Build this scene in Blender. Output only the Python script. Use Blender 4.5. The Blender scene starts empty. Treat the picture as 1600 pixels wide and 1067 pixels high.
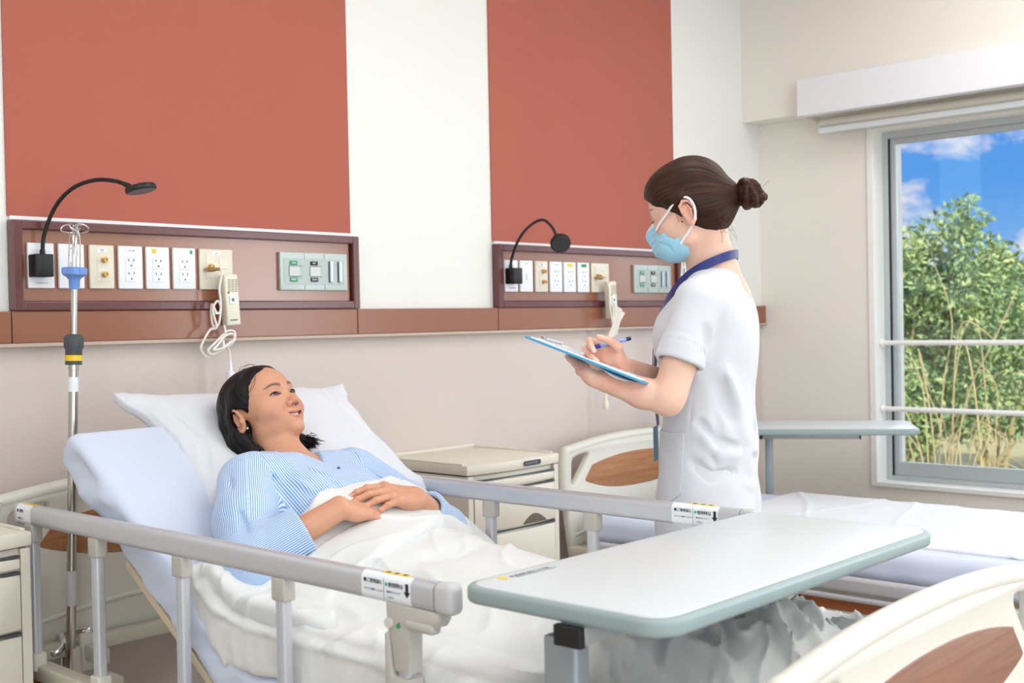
import bpy, bmesh, math, random
import numpy as np
from mathutils import Vector, Matrix
from math import pi, sin, cos, radians as R_
SC = bpy.context.scene
COL = SC.collection
random.seed(7)
# ---------------------------------------------------------------- camera
cam_d = bpy.data.cameras.new('camera')
cam_d.lens = 1869.0 / 1600.0 * 36.0
cam_d.sensor_width = 36.0
cam_d.clip_start = 0.05
cam_d.clip_end = 200
cam = bpy.data.objects.new('camera', cam_d)
COL.objects.link(cam)
CM = Matrix(((0.675235, 0.025597, -0.737158), (-0.737329, -0.003795, -0.675523), (-0.020089, 0.999665, 0.016311)))
cam.matrix_world = Matrix.Translation((0, 0, 1.25)) @ CM.to_4x4()
cam_d.dof.use_dof = True
cam_d.dof.focus_distance = 2.75
cam_d.dof.aperture_fstop = 5.6
SC.camera = cam
# ---------------------------------------------------------------- colour management
SC.view_settings.view_transform = 'Standard'
SC.view_settings.look = 'None'
SC.view_settings.gamma = 1.0
SC.view_settings.use_curve_mapping = False
SC.view_settings.exposure = 0.36
SC.cycles.max_bounces = 8
SC.cycles.use_denoising = True
SC.cycles.sample_clamp_indirect = 6.0

def lin(c):
    return tuple(((x / 255.0) / 12.92 if x / 255.0 <= 0.04045 else ((x / 255.0 + 0.055) / 1.055) ** 2.4) for x in c)
# ---------------------------------------------------------------- sky
W = bpy.data.worlds.new('sky'); SC.world = W; W.use_nodes = True
nt = W.node_tree; nt.nodes.clear()
wo = nt.nodes.new('ShaderNodeOutputWorld'); bg = nt.nodes.new('ShaderNodeBackground')
tc = nt.nodes.new('ShaderNodeTexCoord'); sep = nt.nodes.new('ShaderNodeSeparateXYZ')
nt.links.new(tc.outputs['Generated'], sep.inputs[0])
gr = nt.nodes.new('ShaderNodeValToRGB')
gr.color_ramp.elements[0].position = 0.0; gr.color_ramp.elements[0].color = (*lin((150, 200, 250)), 1)
gr.color_ramp.elements[1].position = 0.35; gr.color_ramp.elements[1].color = (*lin((52, 130, 232)), 1)
e = gr.color_ramp.elements.new(0.1); e.color = (*lin((84, 165, 246)), 1)
nt.links.new(sep.outputs['Z'], gr.inputs[0])
mp = nt.nodes.new('ShaderNodeMapping'); mp.inputs['Scale'].default_value = (1, 1, 1.9)
mp.inputs['Location'].default_value = (5.1, 3.3, 0.2)
nt.links.new(tc.outputs['Generated'], mp.inputs[0])
nz = nt.nodes.new('ShaderNodeTexNoise'); nz.inputs['Scale'].default_value = 9.0; nz.inputs['Detail'].default_value = 9; nz.inputs['Roughness'].default_value = 0.58
nt.links.new(mp.outputs[0], nz.inputs[0])
cr = nt.nodes.new('ShaderNodeValToRGB'); cr.color_ramp.elements[0].position = 0.485; cr.color_ramp.elements[1].position = 0.585
nt.links.new(nz.outputs['Fac'], cr.inputs[0])
mx = nt.nodes.new('ShaderNodeMix'); mx.data_type = 'RGBA'
nt.links.new(cr.outputs[0], mx.inputs['Factor']); nt.links.new(gr.outputs[0], mx.inputs[6])
mx.inputs[7].default_value = (*lin((250, 246, 252)), 1)
nt.links.new(mx.outputs[2], bg.inputs[0]); bg.inputs[1].default_value = 0.78
nt.links.new(bg.outputs[0], wo.inputs[0])
# ---------------------------------------------------------------- lights
def area(name, loc, rot, sx, sy, power, color=(1, 1, 1)):
    l = bpy.data.lights.new(name, 'AREA'); l.shape = 'RECTANGLE'; l.size = sx; l.size_y = sy; l.energy = power; l.color = color
    o = bpy.data.objects.new(name, l); o.location = loc; o.rotation_euler = rot; COL.objects.link(o); return o
sun = bpy.data.lights.new('sun', 'SUN'); sun.energy = 4.6; sun.angle = R_(1.0); sun.color = (1, 0.95, 0.86)
so = bpy.data.objects.new('sun', sun); COL.objects.link(so)
so.rotation_euler = Vector((0.42, 0.55, -0.72)).to_track_quat('-Z', 'Y').to_euler()
glow = bpy.data.lights.new('sky_glow', 'SUN'); glow.energy = 2.6; glow.angle = R_(75); glow.color = (0.93, 0.97, 1.0)   # bright hazy sky on the window side
go = bpy.data.objects.new('sky_glow', glow); COL.objects.link(go)
go.rotation_euler = Vector((-0.85, 0.12, -0.42)).to_track_quat('-Z', 'Y').to_euler()
CEIL = 2.95
CEIL_LIGHTS = [(x, y) for x in (0.35, 2.35, 4.1) for y in (-2.2, -0.4, 1.35)]
for (x, y) in CEIL_LIGHTS:
    area('ceiling_lamp', (x, y, CEIL - 0.075), (0, 0, 0), 0.56, 1.16, 7.2, (0.95, 0.98, 1.0))
# daylight through the second window of the window wall and the glazing behind the camera, plus an added left fill
area('daylight_and_fill', (5.13, -1.3, 1.32), (0, R_(90), 0), 1.35, 1.6, 40, (0.88, 0.95, 1.0))
area('daylight_and_fill', (-1.68, -1.5, 1.4), (0, R_(-90), 0), 1.5, 2.0, 22, (0.92, 0.97, 1.0))  # added fill lamp at the left wall, brightens the window wall
area('daylight_and_fill', (0.6, -3.37, 1.35), (R_(90), 0, 0), 2.6, 1.6, 44, (0.90, 0.96, 1.0))

# ---------------------------------------------------------------- materials
MATS = {}
def mat(name, rgb=(200, 200, 200), rough=0.5, metal=0.0, spec=0.5, bump=None, var=None, coat=0.0, sheen=0.0, sss=0.0, trans=0.0, emit=None):
    if name in MATS: return MATS[name]
    m = bpy.data.materials.new(name); m.use_nodes = True; MATS[name] = m
    n = m.node_tree; b = n.nodes['Principled BSDF']
    b.inputs['Base Color'].default_value = (*lin(rgb), 1); b.inputs['Roughness'].default_value = rough
    b.inputs['Metallic'].default_value = metal; b.inputs['Specular IOR Level'].default_value = spec
    b.inputs['Coat Weight'].default_value = coat; b.inputs['Sheen Weight'].default_value = sheen
    b.inputs['Transmission Weight'].default_value = trans
    b.inputs['Coat Roughness'].default_value = rough * .9
    if sss: 
        b.inputs['Subsurface Weight'].default_value = sss; b.inputs['Subsurface Radius'].default_value = (0.9, 0.35, 0.2); b.inputs['Subsurface Scale'].default_value = 0.012
    if emit: b.inputs['Emission Color'].default_value = (*lin(rgb), 1); b.inputs['Emission Strength'].default_value = emit
    co = n.nodes.new('ShaderNodeTexCoord')
    if var:
        sc, amt = var
        t = n.nodes.new('ShaderNodeTexNoise'); t.inputs['Scale'].default_value = sc; t.inputs['Detail'].default_value = 5
        n.links.new(co.outputs['Object'], t.inputs[0])
        h = n.nodes.new('ShaderNodeHueSaturation'); h.inputs['Color'].default_value = (*lin(rgb), 1)
        mr = n.nodes.new('ShaderNodeMapRange'); mr.inputs[3].default_value = 1 - amt; mr.inputs[4].default_value = 1 + amt
        n.links.new(t.outputs['Fac'], mr.inputs[0]); n.links.new(mr.outputs[0], h.inputs['Value']); n.links.new(h.outputs[0], b.inputs['Base Color'])
    if bump:
        sc, st, dist = bump
        t = n.nodes.new('ShaderNodeTexNoise'); t.inputs['Scale'].default_value = sc; t.inputs['Detail'].default_value = 4
        n.links.new(co.outputs['Object'], t.inputs[0])
        bp = n.nodes.new('ShaderNodeBump'); bp.inputs['Strength'].default_value = st; bp.inputs['Distance'].default_value = dist
        n.links.new(t.outputs['Fac'], bp.inputs['Height']); n.links.new(bp.outputs[0], b.inputs['Normal'])
    return m

def wood(name, a, b2, scale=(1, 14, 14), rough=0.4):
    if name in MATS: return MATS[name]
    m = mat(name, a, rough); n = m.node_tree; b = n.nodes['Principled BSDF']
    co = n.nodes.new('ShaderNodeTexCoord'); mp = n.nodes.new('ShaderNodeMapping'); mp.inputs['Scale'].default_value = scale
    t = n.nodes.new('ShaderNodeTexNoise'); t.inputs['Scale'].default_value = 6; t.inputs['Detail'].default_value = 8; t.inputs['Roughness'].default_value = .65; t.inputs['Distortion'].default_value = .4
    cr = n.nodes.new('ShaderNodeValToRGB'); cr.color_ramp.elements[0].color = (*lin(a), 1); cr.color_ramp.elements[1].color = (*lin(b2), 1)
    cr.color_ramp.elements[0].position = .35; cr.color_ramp.elements[1].position = .7
    n.links.new(co.outputs['Object'], mp.inputs[0]); n.links.new(mp.outputs[0], t.inputs[0]); n.links.new(t.outputs['Fac'], cr.inputs[0]); n.links.new(cr.outputs[0], b.inputs['Base Color'])
    return m

def wall_mat(name, split_z=None):
    """painted wall: warm off-white above the crash rail, dusty beige wallcovering below it"""
    m = mat(name, (238, 234, 224), 0.55, bump=(180, 0.12, 0.002))
    return m

M_wall = mat('wall_paint', (239, 239, 235), 0.6, bump=(220, 0.1, 0.001))
M_wall_low = mat('wall_covering', (212, 199, 192), 0.5, bump=(300, 0.15, 0.001))
M_wall_warm = mat('wall_paint_warm', (240, 235, 226), 0.6, bump=(220, 0.1, 0.001))
M_red = mat('terracotta_fabric', (178, 95, 78), 0.75, bump=(500, 0.25, 0.001), var=(3, 0.05), sheen=0.2)
M_lam = mat('brown_laminate', (152, 100, 74), 0.24, spec=.6, coat=.55, bump=(60, 0.03, 0.001), var=(2.5, 0.06))
M_lamrail = mat('crash_rail_laminate', (148, 94, 68), 0.28, spec=.5, coat=.2, bump=(60, 0.03, 0.001), var=(2.5, 0.06))
M_mar = mat('maroon_frame', (98, 48, 48), 0.28, spec=.5, coat=.35, bump=(60, 0.03, 0.001))
M_white = mat('white_plastic', (240, 242, 246), 0.3)
M_whitem = mat('white_matt', (240, 241, 240), 0.55)
M_cream = mat('cream_plastic', (228, 221, 204), 0.3)
M_ivory = mat('ivory_plastic', (232, 226, 208), 0.35)
M_greyp = mat('grey_green_plastic', (198, 208, 202), 0.35)
M_black = mat('black_plastic', (18, 20, 22), 0.45, bump=(400, 0.15, 0.001))
M_darkgrey = mat('dark_grey', (70, 76, 80), 0.45)
M_brass = mat('brass', (205, 170, 120), 0.25, 1.0)
M_steel = mat('stainless_steel', (190, 186, 180), 0.22, 1.0)
M_chrome = mat('chrome', (215, 215, 215), 0.12, 1.0)
M_alu = mat('brushed_aluminium', (204, 206, 212), 0.36, 0.45, bump=(90, 0.02, 0.001))
M_blue = mat('blue_plastic', (110, 152, 222), 0.35)
M_green = mat('green_label', (32, 150, 92), 0.4)
M_yellow = mat('yellow_label', (240, 206, 40), 0.45)
M_bedcream = mat('bed_cream_plastic', (216, 213, 202), 0.35, var=(4, 0.015))
M_bedgrey = mat('grey_beige_plastic', (190, 186, 178), 0.38)
M_bedsteel = mat('painted_bed_steel', (214, 208, 192), 0.4)
M_label = mat('label_white', (240, 244, 250), 0.4)
M_ink = mat('ink_black', (22, 24, 34), 0.5)
M_inkgrey = mat('ink_grey', (110, 116, 128), 0.5)
M_teal = mat('teal_ink', (70, 190, 176), 0.5)
M_woodp = wood('walnut_print', (150, 98, 60), (182, 128, 84), (1.2, 9, 22))
M_woodd = wood('dark_wood_print', (124, 78, 56), (146, 98, 72), (1.2, 9, 22))
M_woodo = wood('orange_wood_print', (150, 84, 44), (176, 104, 58), (9, 1, 20))
M_sheet = mat('white_cotton', (220, 222, 228), 0.8, bump=(700, 0.12, 0.0006), sheen=0.3)
M_sheetb = mat('pale_blue_cotton', (206, 214, 234), 0.8, bump=(700, 0.12, 0.0006), sheen=0.3)
M_duvet = mat('duvet_cotton', (224, 225, 224), 0.8, bump=(22, 0.25, 0.006), sheen=0.3)
M_tabletop = mat('table_laminate', (208, 213, 216), 0.32)
M_tabedge = mat('table_edge', (146, 162, 162), 0.4)

# ---------------------------------------------------------------- helpers
def tag(o, label=None, cat=None, group=None, kind=None):
    if label: o['label'] = label
    if cat: o['category'] = cat
    if group: o['group'] = group
    if kind: o['kind'] = kind
    return o
def empty(name, loc=(0, 0, 0), rz=0.0):
    o = bpy.data.objects.new(name, None); COL.objects.link(o); o.location = loc; o.rotation_euler = (0, 0, rz); o.empty_display_size = .05; return o
def link(name, bm, m, parent=None, smooth=False, angle=None):
    me = bpy.data.meshes.new(name)
    bmesh.ops.recalc_face_normals(bm, faces=bm.faces)
    bm.to_mesh(me); bm.free()
    for mm in (m if isinstance(m, (list, tuple)) else [m]): me.materials.append(mm)
    if smooth or angle:
        me.polygons.foreach_set('use_smooth', [True] * len(me.polygons))
        me.set_sharp_from_angle(angle=R_(angle or 40))
    o = bpy.data.objects.new(name, me); COL.objects.link(o)
    if parent is not None: o.parent = parent
    return o
def B(): return bmesh.new()
def box(bm, c, s, bev=0.0, rot=None, seg=2, mi=0):
    r = bmesh.ops.create_cube(bm, size=1.0); vs = r['verts']
    bmesh.ops.scale(bm, verts=vs, vec=s)
    fs = set(f for v in vs for f in v.link_faces)
    if bev > 0:
        es = list(set(e for v in vs for e in v.link_edges))
        rr = bmesh.ops.bevel(bm, geom=es, offset=min(bev, min(s) * .49), segments=seg, affect='EDGES', profile=.5)
        vs = list(set(v for f in rr['faces'] for v in f.verts) | set(v for v in vs if v.is_valid))
        fs = set(f for v in vs for f in v.link_faces)
    if rot is not None: bmesh.ops.rotate(bm, verts=vs, cent=(0, 0, 0), matrix=rot)
    bmesh.ops.translate(bm, verts=vs, vec=c)
    for f in fs: f.material_index = mi
    return vs
def box2(bm, a, b, bev=0.0, seg=2, mi=0):
    a = Vector(a); b = Vector(b)
    return box(bm, (a + b) / 2, [abs(b[i] - a[i]) for i in range(3)], bev, None, seg, mi)
def frame_of(d):
    d = Vector(d).normalized(); up = Vector((0, 0, 1)) if abs(d.z) < .95 else Vector((1, 0, 0))
    x = d.cross(up).normalized(); y = x.cross(d).normalized(); return x, y, d
def tube(bm, pts, r, seg=12, cap=True, closed=False, mi=0, sx=1.0, sy=1.0):
    pts = [Vector(p) for p in pts]; n = len(pts)
    rs = r if isinstance(r, (list, tuple)) else [r] * n
    rings = []; px = None
    for i, p in enumerate(pts):
        if closed: t = (pts[(i + 1) % n] - pts[(i - 1) % n])
        else: t = pts[min(i + 1, n - 1)] - pts[max(i - 1, 0)]
        t.normalize()
        if px is None: x, y, _ = frame_of(t)
        else:
            x = (px - t * px.dot(t));
            x = x.normalized() if x.length > 1e-6 else frame_of(t)[0]
            y = t.cross(x).normalized() * -1
            y = x.cross(t).normalized()
        px = x
        rings.append([bm.verts.new(p + (x * cos(2 * pi * k / seg) * sx + y * sin(2 * pi * k / seg) * sy) * rs[i]) for k in range(seg)])
    m = n if closed else n - 1
    for i in range(m):
        a, b = rings[i], rings[(i + 1) % n]
        for k in range(seg):
            f = bm.faces.new((a[k], a[(k + 1) % seg], b[(k + 1) % seg], b[k])); f.material_index = mi
    if cap and not closed:
        for rg in (rings[0], rings[-1]):
            f = bm.faces.new(rg); f.material_index = mi
def cyl(bm, a, b, r, r2=None, seg=24, mi=0): tube(bm, [a, b], [r, r if r2 is None else r2], seg, mi=mi)
def lathe(bm, o, d, prof, seg=28, mi=0):
    """prof = [(dist along d, radius)]"""
    o = Vector(o); x, y, d = frame_of(d); rings = []
    for (h, r) in prof:
        rings.append([bm.verts.new(o + d * h + (x * cos(2 * pi * k / seg) + y * sin(2 * pi * k / seg)) * max(r, 1e-5)) for k in range(seg)])
    for i in range(len(rings) - 1):
        a, b = rings[i], rings[i + 1]
        for k in range(seg):
            f = bm.faces.new((a[k], a[(k + 1) % seg], b[(k + 1) % seg], b[k])); f.material_index = mi
    for rg in (rings[0], rings[-1]):
        f = bm.faces.new(rg); f.material_index = mi
def prism(bm, outline, o, u, v, w, depth, bev=0.0, mi=0, seg=2):
    """extrude 2D outline (u,v) along w by depth, from origin o"""
    o = Vector(o); u = Vector(u); v = Vector(v); w = Vector(w)
    vs = [bm.verts.new(o + u * a + v * b) for a, b in outline]
    f = bm.faces.new(vs); f.material_index = mi
    r = bmesh.ops.extrude_face_region(bm, geom=[f])
    nv = [g for g in r['geom'] if isinstance(g, bmesh.types.BMVert)]
    bmesh.ops.translate(bm, verts=nv, vec=w * depth)
    allv = vs + nv
    fs = set(ff for q in allv for ff in q.link_faces)
    for ff in fs: ff.material_index = mi
    if bev > 0:
        caps = [ff for ff in fs if len(ff.verts) == len(outline)]
        es = list(set(e for ff in caps for e in ff.edges))
        bmesh.ops.bevel(bm, geom=es, offset=bev, segments=seg, affect='EDGES', profile=.5, material=mi)
def rrect(w, h, r, n=6, cx=0, cy=0):
    out = []
    for (sx, sy, a0) in ((1, 1, 0), (-1, 1, 90), (-1, -1, 180), (1, -1, 270)):
        for k in range(n + 1):
            a = R_(a0 + 90 * k / n); out.append((cx + sx * (w / 2 - r) + r * cos(a), cy + sy * (h / 2 - r) + r * sin(a)))
    return out
def bez(p0, p1, p2, p3, n=16):
    p0, p1, p2, p3 = map(Vector, (p0, p1, p2, p3))
    return [p0 * (1 - t) ** 3 + p1 * 3 * t * (1 - t) ** 2 + p2 * 3 * t * t * (1 - t) + p3 * t ** 3 for t in [i / n for i in range(n + 1)]]
def spline(pts, n=8, closed=False):
    pts = [Vector(p) for p in pts]; out = []; N = len(pts)
    for i in range(N if closed else N - 1):
        g = lambda k: pts[k % N] if closed else pts[max(0, min(N - 1, k))]
        a, b, c, d = g(i - 1), g(i), g(i + 1), g(i + 2)
        for k in range(n):
            t = k / n
            out.append(.5 * ((2 * b) + (c - a) * t + (2 * a - 5 * b + 4 * c - d) * t * t + (3 * b - a - 3 * c + d) * t ** 3))
    if not closed: out.append(pts[-1])
    return out
def copy_tree(o, parent=None):
    c = o.copy(); COL.objects.link(c); c.parent = parent
    for ch in [x for x in bpy.data.objects if x.parent == o]: copy_tree(ch, c)
    return c
def text(name, body, loc, u, v, size, m, parent=None, depth=0.0003, align='CENTER'):
    """flat lettering standing in the u,v plane; turned into a mesh"""
    c = bpy.data.curves.new(name, 'FONT'); c.body = body; c.size = size; c.align_x = align; c.align_y = 'CENTER'; c.extrude = depth; c.resolution_u = 3
    o = bpy.data.objects.new(name, c); COL.objects.link(o)
    u = Vector(u).normalized(); v = Vector(v).normalized(); w = u.cross(v)
    o.matrix_world = Matrix.Translation(loc) @ Matrix((u, v, w)).transposed().to_4x4()
    bpy.context.view_layer.update()
    dg = bpy.context.evaluated_depsgraph_get(); me = bpy.data.meshes.new_from_object(o.evaluated_get(dg))
    me.transform(o.matrix_world); mw = o.matrix_world.copy()
    bpy.data.objects.remove(o)
    me.materials.clear(); me.materials.append(m)
    n = bpy.data.objects.new(name, me); COL.objects.link(n)
    if parent is not None:
        n.parent = parent; n.matrix_parent_inverse = world_of(parent).inverted()
    return n
def world_of(o):
    m = o.matrix_basis.copy(); p = o
    while p.parent: m = p.parent.matrix_basis @ p.matrix_parent_inverse @ m; p = p.parent
    return m
# ================================================================ ROOM
XL, XR, YB, YF = -1.6, 5.05, -3.3, 3.0
def struct(name, bm, m, parent=None, **k):
    o = link(name, bm, m, parent, **k)
    if parent is None: o['kind'] = 'structure'
    return o
M_floor = mat('vinyl_floor', (168, 154, 142), 0.4, var=(8, 0.04))
b = B(); box2(b, (XL - .2, YB - .2, -.12), (XR + .35, YF + .2, 0)); struct('floor', b, M_floor)
b = B(); box2(b, (XL - .2, YB - .2, CEIL), (XR + .35, YF + .2, CEIL + .12)); struct('ceiling', b, M_whitem)
b = B()
box2(b, (XL - .2, YF, 1.22), (XR + .35, YF + .2, CEIL), mi=0)
box2(b, (XL - .2, YF, 0), (XR + .35, YF + .2, 1.22), mi=1)
struct('wall_back', b, [M_wall, M_wall_low])
b = B(); box2(b, (XL - .2, YB, 0), (XL, -2.5, CEIL)); box2(b, (XL - .2, -.5, 0), (XL, YF, CEIL)); box2(b, (XL - .2, -2.5, 0), (XL, -.5, .65)); box2(b, (XL - .2, -2.5, 2.15), (XL, -.5, CEIL)); struct('wall_left', b, M_wall)
b = B()  # rear wall with a wide glazed opening
RX0, RX1, RZ0, RZ1 = -0.75, 1.95, .5, 2.2
box2(b, (XL, YB - .2, 0), (RX0, YB, CEIL)); box2(b, (RX1, YB - .2, 0), (XR + .35, YB, CEIL))
box2(b, (RX0, YB - .2, 0), (RX1, YB, RZ0)); box2(b, (RX0, YB - .2, RZ1), (RX1, YB, CEIL))
struct('wall_front', b, M_wall)
# window wall (right) with two openings
WZ0, WZ1 = .48, 2.10
OP = [(.35, 2.445), (-2.35, -.25)]
b = B()
ys = [YB] + [y for o_ in sorted(OP) for y in o_] + [YF]
for i in range(0, len(ys), 2): box2(b, (XR, ys[i], 0), (XR + .35, ys[i + 1], CEIL))
for (y0, y1) in OP:
    box2(b, (XR, y0, 0), (XR + .35, y1, WZ0)); box2(b, (XR, y0, WZ1), (XR + .35, y1, CEIL))
struct('wall_right', b, M_wall_warm)
# dropped bulkhead over the windows
b = B(); box2(b, (4.91, YB, 2.165), (XR, YF, CEIL)); struct('trim_1', b, M_wall_warm)
# crash rail along the back wall, with its pale lower ledge
b = B()
for (x0, x1) in ((XL, .25), (.252, 1.374), (1.377, 2.508), (2.511, 3.172), (3.175, 4.34), (4.343, 5.047)):
    box2(b, (x0, 2.972, 1.221), (x1, 3.0, 1.3025), .002, mi=0)
box2(b, (XL, 2.966, 1.211), (5.049, 3.0, 1.2205), .001, mi=1)
struct('trim_2', b, [M_lamrail, mat('rail_ledge', (196, 176, 160), .5)])
# terracotta wall panels
for i, (x0, x1) in enumerate(((1.381, 2.506), (3.174, 4.331))):
    b = B(); box2(b, (x0, 2.994, 1.545), (x1, 3.0, CEIL), .001); struct('trim_%d' % (3 + i), b, M_red)
b = B(); box2(b, (XL, 2.986, 0), (XR, 3.0, .09), .003); struct('baseboard_back', b, mat('skirting', (168, 150, 138), .5))
b = B(); box2(b, (5.036, YB, 0), (XR, 2.986, .09), .003); struct('baseboard_right', b, MATS['skirting'])
# ceiling light fittings
for k, (x, y) in enumerate(CEIL_LIGHTS):
    t = empty('ceiling_light', (x, y, CEIL - .07))
    tag(t, 'recessed rectangular white ceiling light panel above the ward floor', 'ceiling light', 'ceiling lights')
    b = B()
    for (cx, cy, sx, sy) in ((-.3, 0, .03, 1.26), (.3, 0, .03, 1.26), (0, .615, .63, .03), (0, -.615, .63, .03)): box(b, (cx, cy, .035), (sx, sy, .07), .004)
    link('frame', b, M_whitem, t)
    b = B(); box(b, (0, 0, .02), (.585, 1.2, .012)); link('diffuser', b, mat('light_diffuser', (255, 250, 240), .5, emit=1.0), t)
# windows
M_frame = mat('window_aluminium', (188, 195, 196), 0.4, 0.2)
M_reveal = mat('window_reveal_paint', (244, 243, 238), 0.45)
M_glass = mat('window_glass', (255, 255, 255), 0.0, spec=0.5, trans=1.0)
gn = M_glass.node_tree; gout = gn.nodes['Material Output']; tr = gn.nodes.new('ShaderNodeBsdfTransparent'); gl = gn.nodes.new('ShaderNodeBsdfGlossy'); gl.inputs['Roughness'].default_value = 0.02
mixs = gn.nodes.new('ShaderNodeMixShader'); mixs.inputs[0].default_value = 0.04
tr.inputs[0].default_value = (.97, .985, .975, 1)
gn.links.new(tr.outputs[0], mixs.inputs[1]); gn.links.new(gl.outputs[0], mixs.inputs[2]); gn.links.new(mixs.outputs[0], gout.inputs[0])
for wi, (y0, y1) in enumerate(OP):
    w = empty('window_%d' % (wi + 1), (XR, (y0 + y1) / 2, WZ0)); w['kind'] = 'structure'
    hy = (y1 - y0) / 2; H_ = WZ1 - WZ0
    b = B()   # painted reveal lining with a small lip around the opening
    for (a0, a1, z0, z1) in ((-hy, -hy + .03, 0, H_), (hy - .03, hy, 0, H_), (-hy + .029, hy - .029, 0, .022), (-hy + .029, hy - .029, H_ - .03, H_)):
        box2(b, (-.012, a0, z0), (.20, a1, z1), .003)
    link('window_reveal', b, M_reveal, w)
    b = B()   # outer aluminium frame
    i0, i1, k0, k1 = -hy + .03, hy - .03, .022, H_ - .03
    for (a0, a1, z0, z1) in ((i0, i0 + .026, k0, k1), (i1 - .026, i1, k0, k1), (i0 + .025, i1 - .025, k0, k0 + .02), (i0 + .025, i1 - .025, k1 - .03, k1)):
        box2(b, (.085, a0, z0), (.165, a1, z1), .002)
    link('window_frame', b, M_frame, w)
    b = B(); box2(b, (.089, i1 - .031, k0 + .02), (.10, i1 - .026, k1 - .03)); link('rubber_seal', b, M_black, w)
    mid = 0.0
    for si, (s0, s1, dx) in enumerate(((mid - .02, i1 - .03, .10), (i0 + .03, mid + .02, .132))):
        b = B()
        for (a0, a1, z0, z1) in ((s0, s0 + .03, k0 + .02, k1 - .03), (s1 - .026, s1, k0 + .02, k1 - .03), (s0 + .029, s1 - .025, k0 + .02, k0 + .082), (s0 + .029, s1 - .025, k1 - .055, k1 - .03)):
            box2(b, (dx, a0, z0), (dx + .026, a1, z1), .002)
        s = link('window_sash', b, M_frame, w)
        b = B(); box2(b, (dx + .010, s0 + .02, k0 + .07), (dx + .014, s1 - .02, k1 - .045)); link('glass_pane', b, M_glass, s)
    for z in (1.122 - WZ0, .826 - WZ0):
        b = B(); cyl(b, (.045, -hy + .03, z), (.045, hy - .03, z), .0115, seg=16)
        for s in (-1, 1): lathe(b, (.045, s * (hy - .032), z), (0, -s, 0), [(0, .019), (.008, .019), (.012, .0125)])
        link('guard_bar', b, M_reveal, w, angle=40)
    # blind box with rolled up blind
    t = empty('blind_box', (4.86, (y0 + y1) / 2, 2.14))
    tag(t, ('white roller blind box above the window with two guard bars' if wi == 0 else 'white roller blind box above the second window nearer the camera'), 'blind')
    L0, L1 = -(hy + .02), 2.684 - (y0 + y1) / 2 if wi == 0 else hy + .24
    b = B(); box2(b, (-.008, L0, .006), (.05, L1, .172), .004); link('fascia', b, M_white, t)
    b = B(); box2(b, (.052, L0, .02), (.185, L1 - .0, .024), .001); box2(b, (.052, L1 - .012, .0), (.185, L1, .02), .001); link('bracket', b, M_ivory, t)
    b = B(); cyl(b, (.11, L0 + .02, -.022), (.11, L1 - .06, -.022), .026, seg=24); link('roller', b, mat('blind_fabric', (214, 210, 196), .7), t, angle=40)
    b = B(); box2(b, (.075, L0 + .02, -.068), (.098, L1 - .06, -.042), .004); link('bottom_bar', b, mat('blind_bar', (226, 234, 238), .35), t)
# glazing behind the camera
w = empty('window_3', ((RX0 + RX1) / 2, YB, RZ0)); w['kind'] = 'structure'
b = B(); hw = (RX1 - RX0) / 2
for (a0, a1, z0, z1) in ((-hw, -hw + .05, 0, RZ1 - RZ0), (hw - .05, hw, 0, RZ1 - RZ0), (-.025, .025, 0, RZ1 - RZ0), (-hw, hw, 0, .05), (-hw, hw, RZ1 - RZ0 - .05, RZ1 - RZ0)): box2(b, (a0, -.12, z0), (a1, -.06, z1), .003)
link('window_frame', b, M_frame, w)
b = B(); box2(b, (-hw + .04, -.095, .04), (hw - .04, -.09, RZ1 - RZ0 - .04)); link('glass_pane', b, M_glass, w)

w = empty('window_4', (XL, -1.5, .65)); w['kind'] = 'structure'  # unseen window, added in the left wall for the fill light
b = B()
for (a0, a1, z0, z1) in ((-1, -.95, 0, 1.5), (.95, 1, 0, 1.5), (-.025, .025, .05, 1.45), (-.95, .95, 0, .05), (-.95, .95, 1.45, 1.5)): box2(b, (-.12, a0, z0), (-.05, a1, z1), .003)
link('window_frame', b, M_frame, w)
b = B(); box2(b, (-.09, -.96, .04), (-.085, .96, 1.46)); link('glass_pane', b, M_glass, w)

# ================================================================ OUTSIDE
b = B(); box2(b, (XR + .36, -14, -.5), (40, 26, -.38)); struct('ground', b, mat('outdoor_soil', (150, 142, 96), .9, var=(2, .2)))
M_leaf = [mat('leaf_%d' % i, c, .6, var=(30, .15)) for i, c in enumerate(((156, 182, 118), (138, 170, 114), (178, 196, 126), (126, 156, 112)))]  # greens paled: haze of the window view put into the leaf colour
M_twig = mat('dry_twig', (196, 178, 130), .8, var=(20, .15))
def leafmesh(rs, centre, rad, n, size, gaps=0):
    """n leaf blades scattered through an uneven crown"""
    vs = []; fs = []; mi = []
    lobes = [(rs.uniform(-.75, .75, 3), rs.uniform(.14, .42)) for _ in range(44)]
    for i in range(n):
        c, rr = lobes[rs.integers(len(lobes))]
        d = rs.normal(0, 1, 3); d /= np.linalg.norm(d)
        p = centre + rad * (c + d * rr * rs.uniform(.2, 1.15) * .9)
        if p[2] < -.36: continue
        a = rs.normal(0, 1, 3); a /= np.linalg.norm(a); q = np.cross(a, rs.normal(0, 1, 3)); q /= np.linalg.norm(q)
        s = size * rs.uniform(.6, 1.3); k = len(vs)
        nn = np.cross(a, q) * s * .12
        vs += [p - a * s, p + q * s * .42 + nn, p + a * s, p - q * s * .42 + nn]
        fs.append((k, k + 1, k + 2)); fs.append((k, k + 2, k + 3)); m = rs.integers(3) if rs.random() < .8 else 3; mi += [m, m]
    return vs, fs, mi
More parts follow.
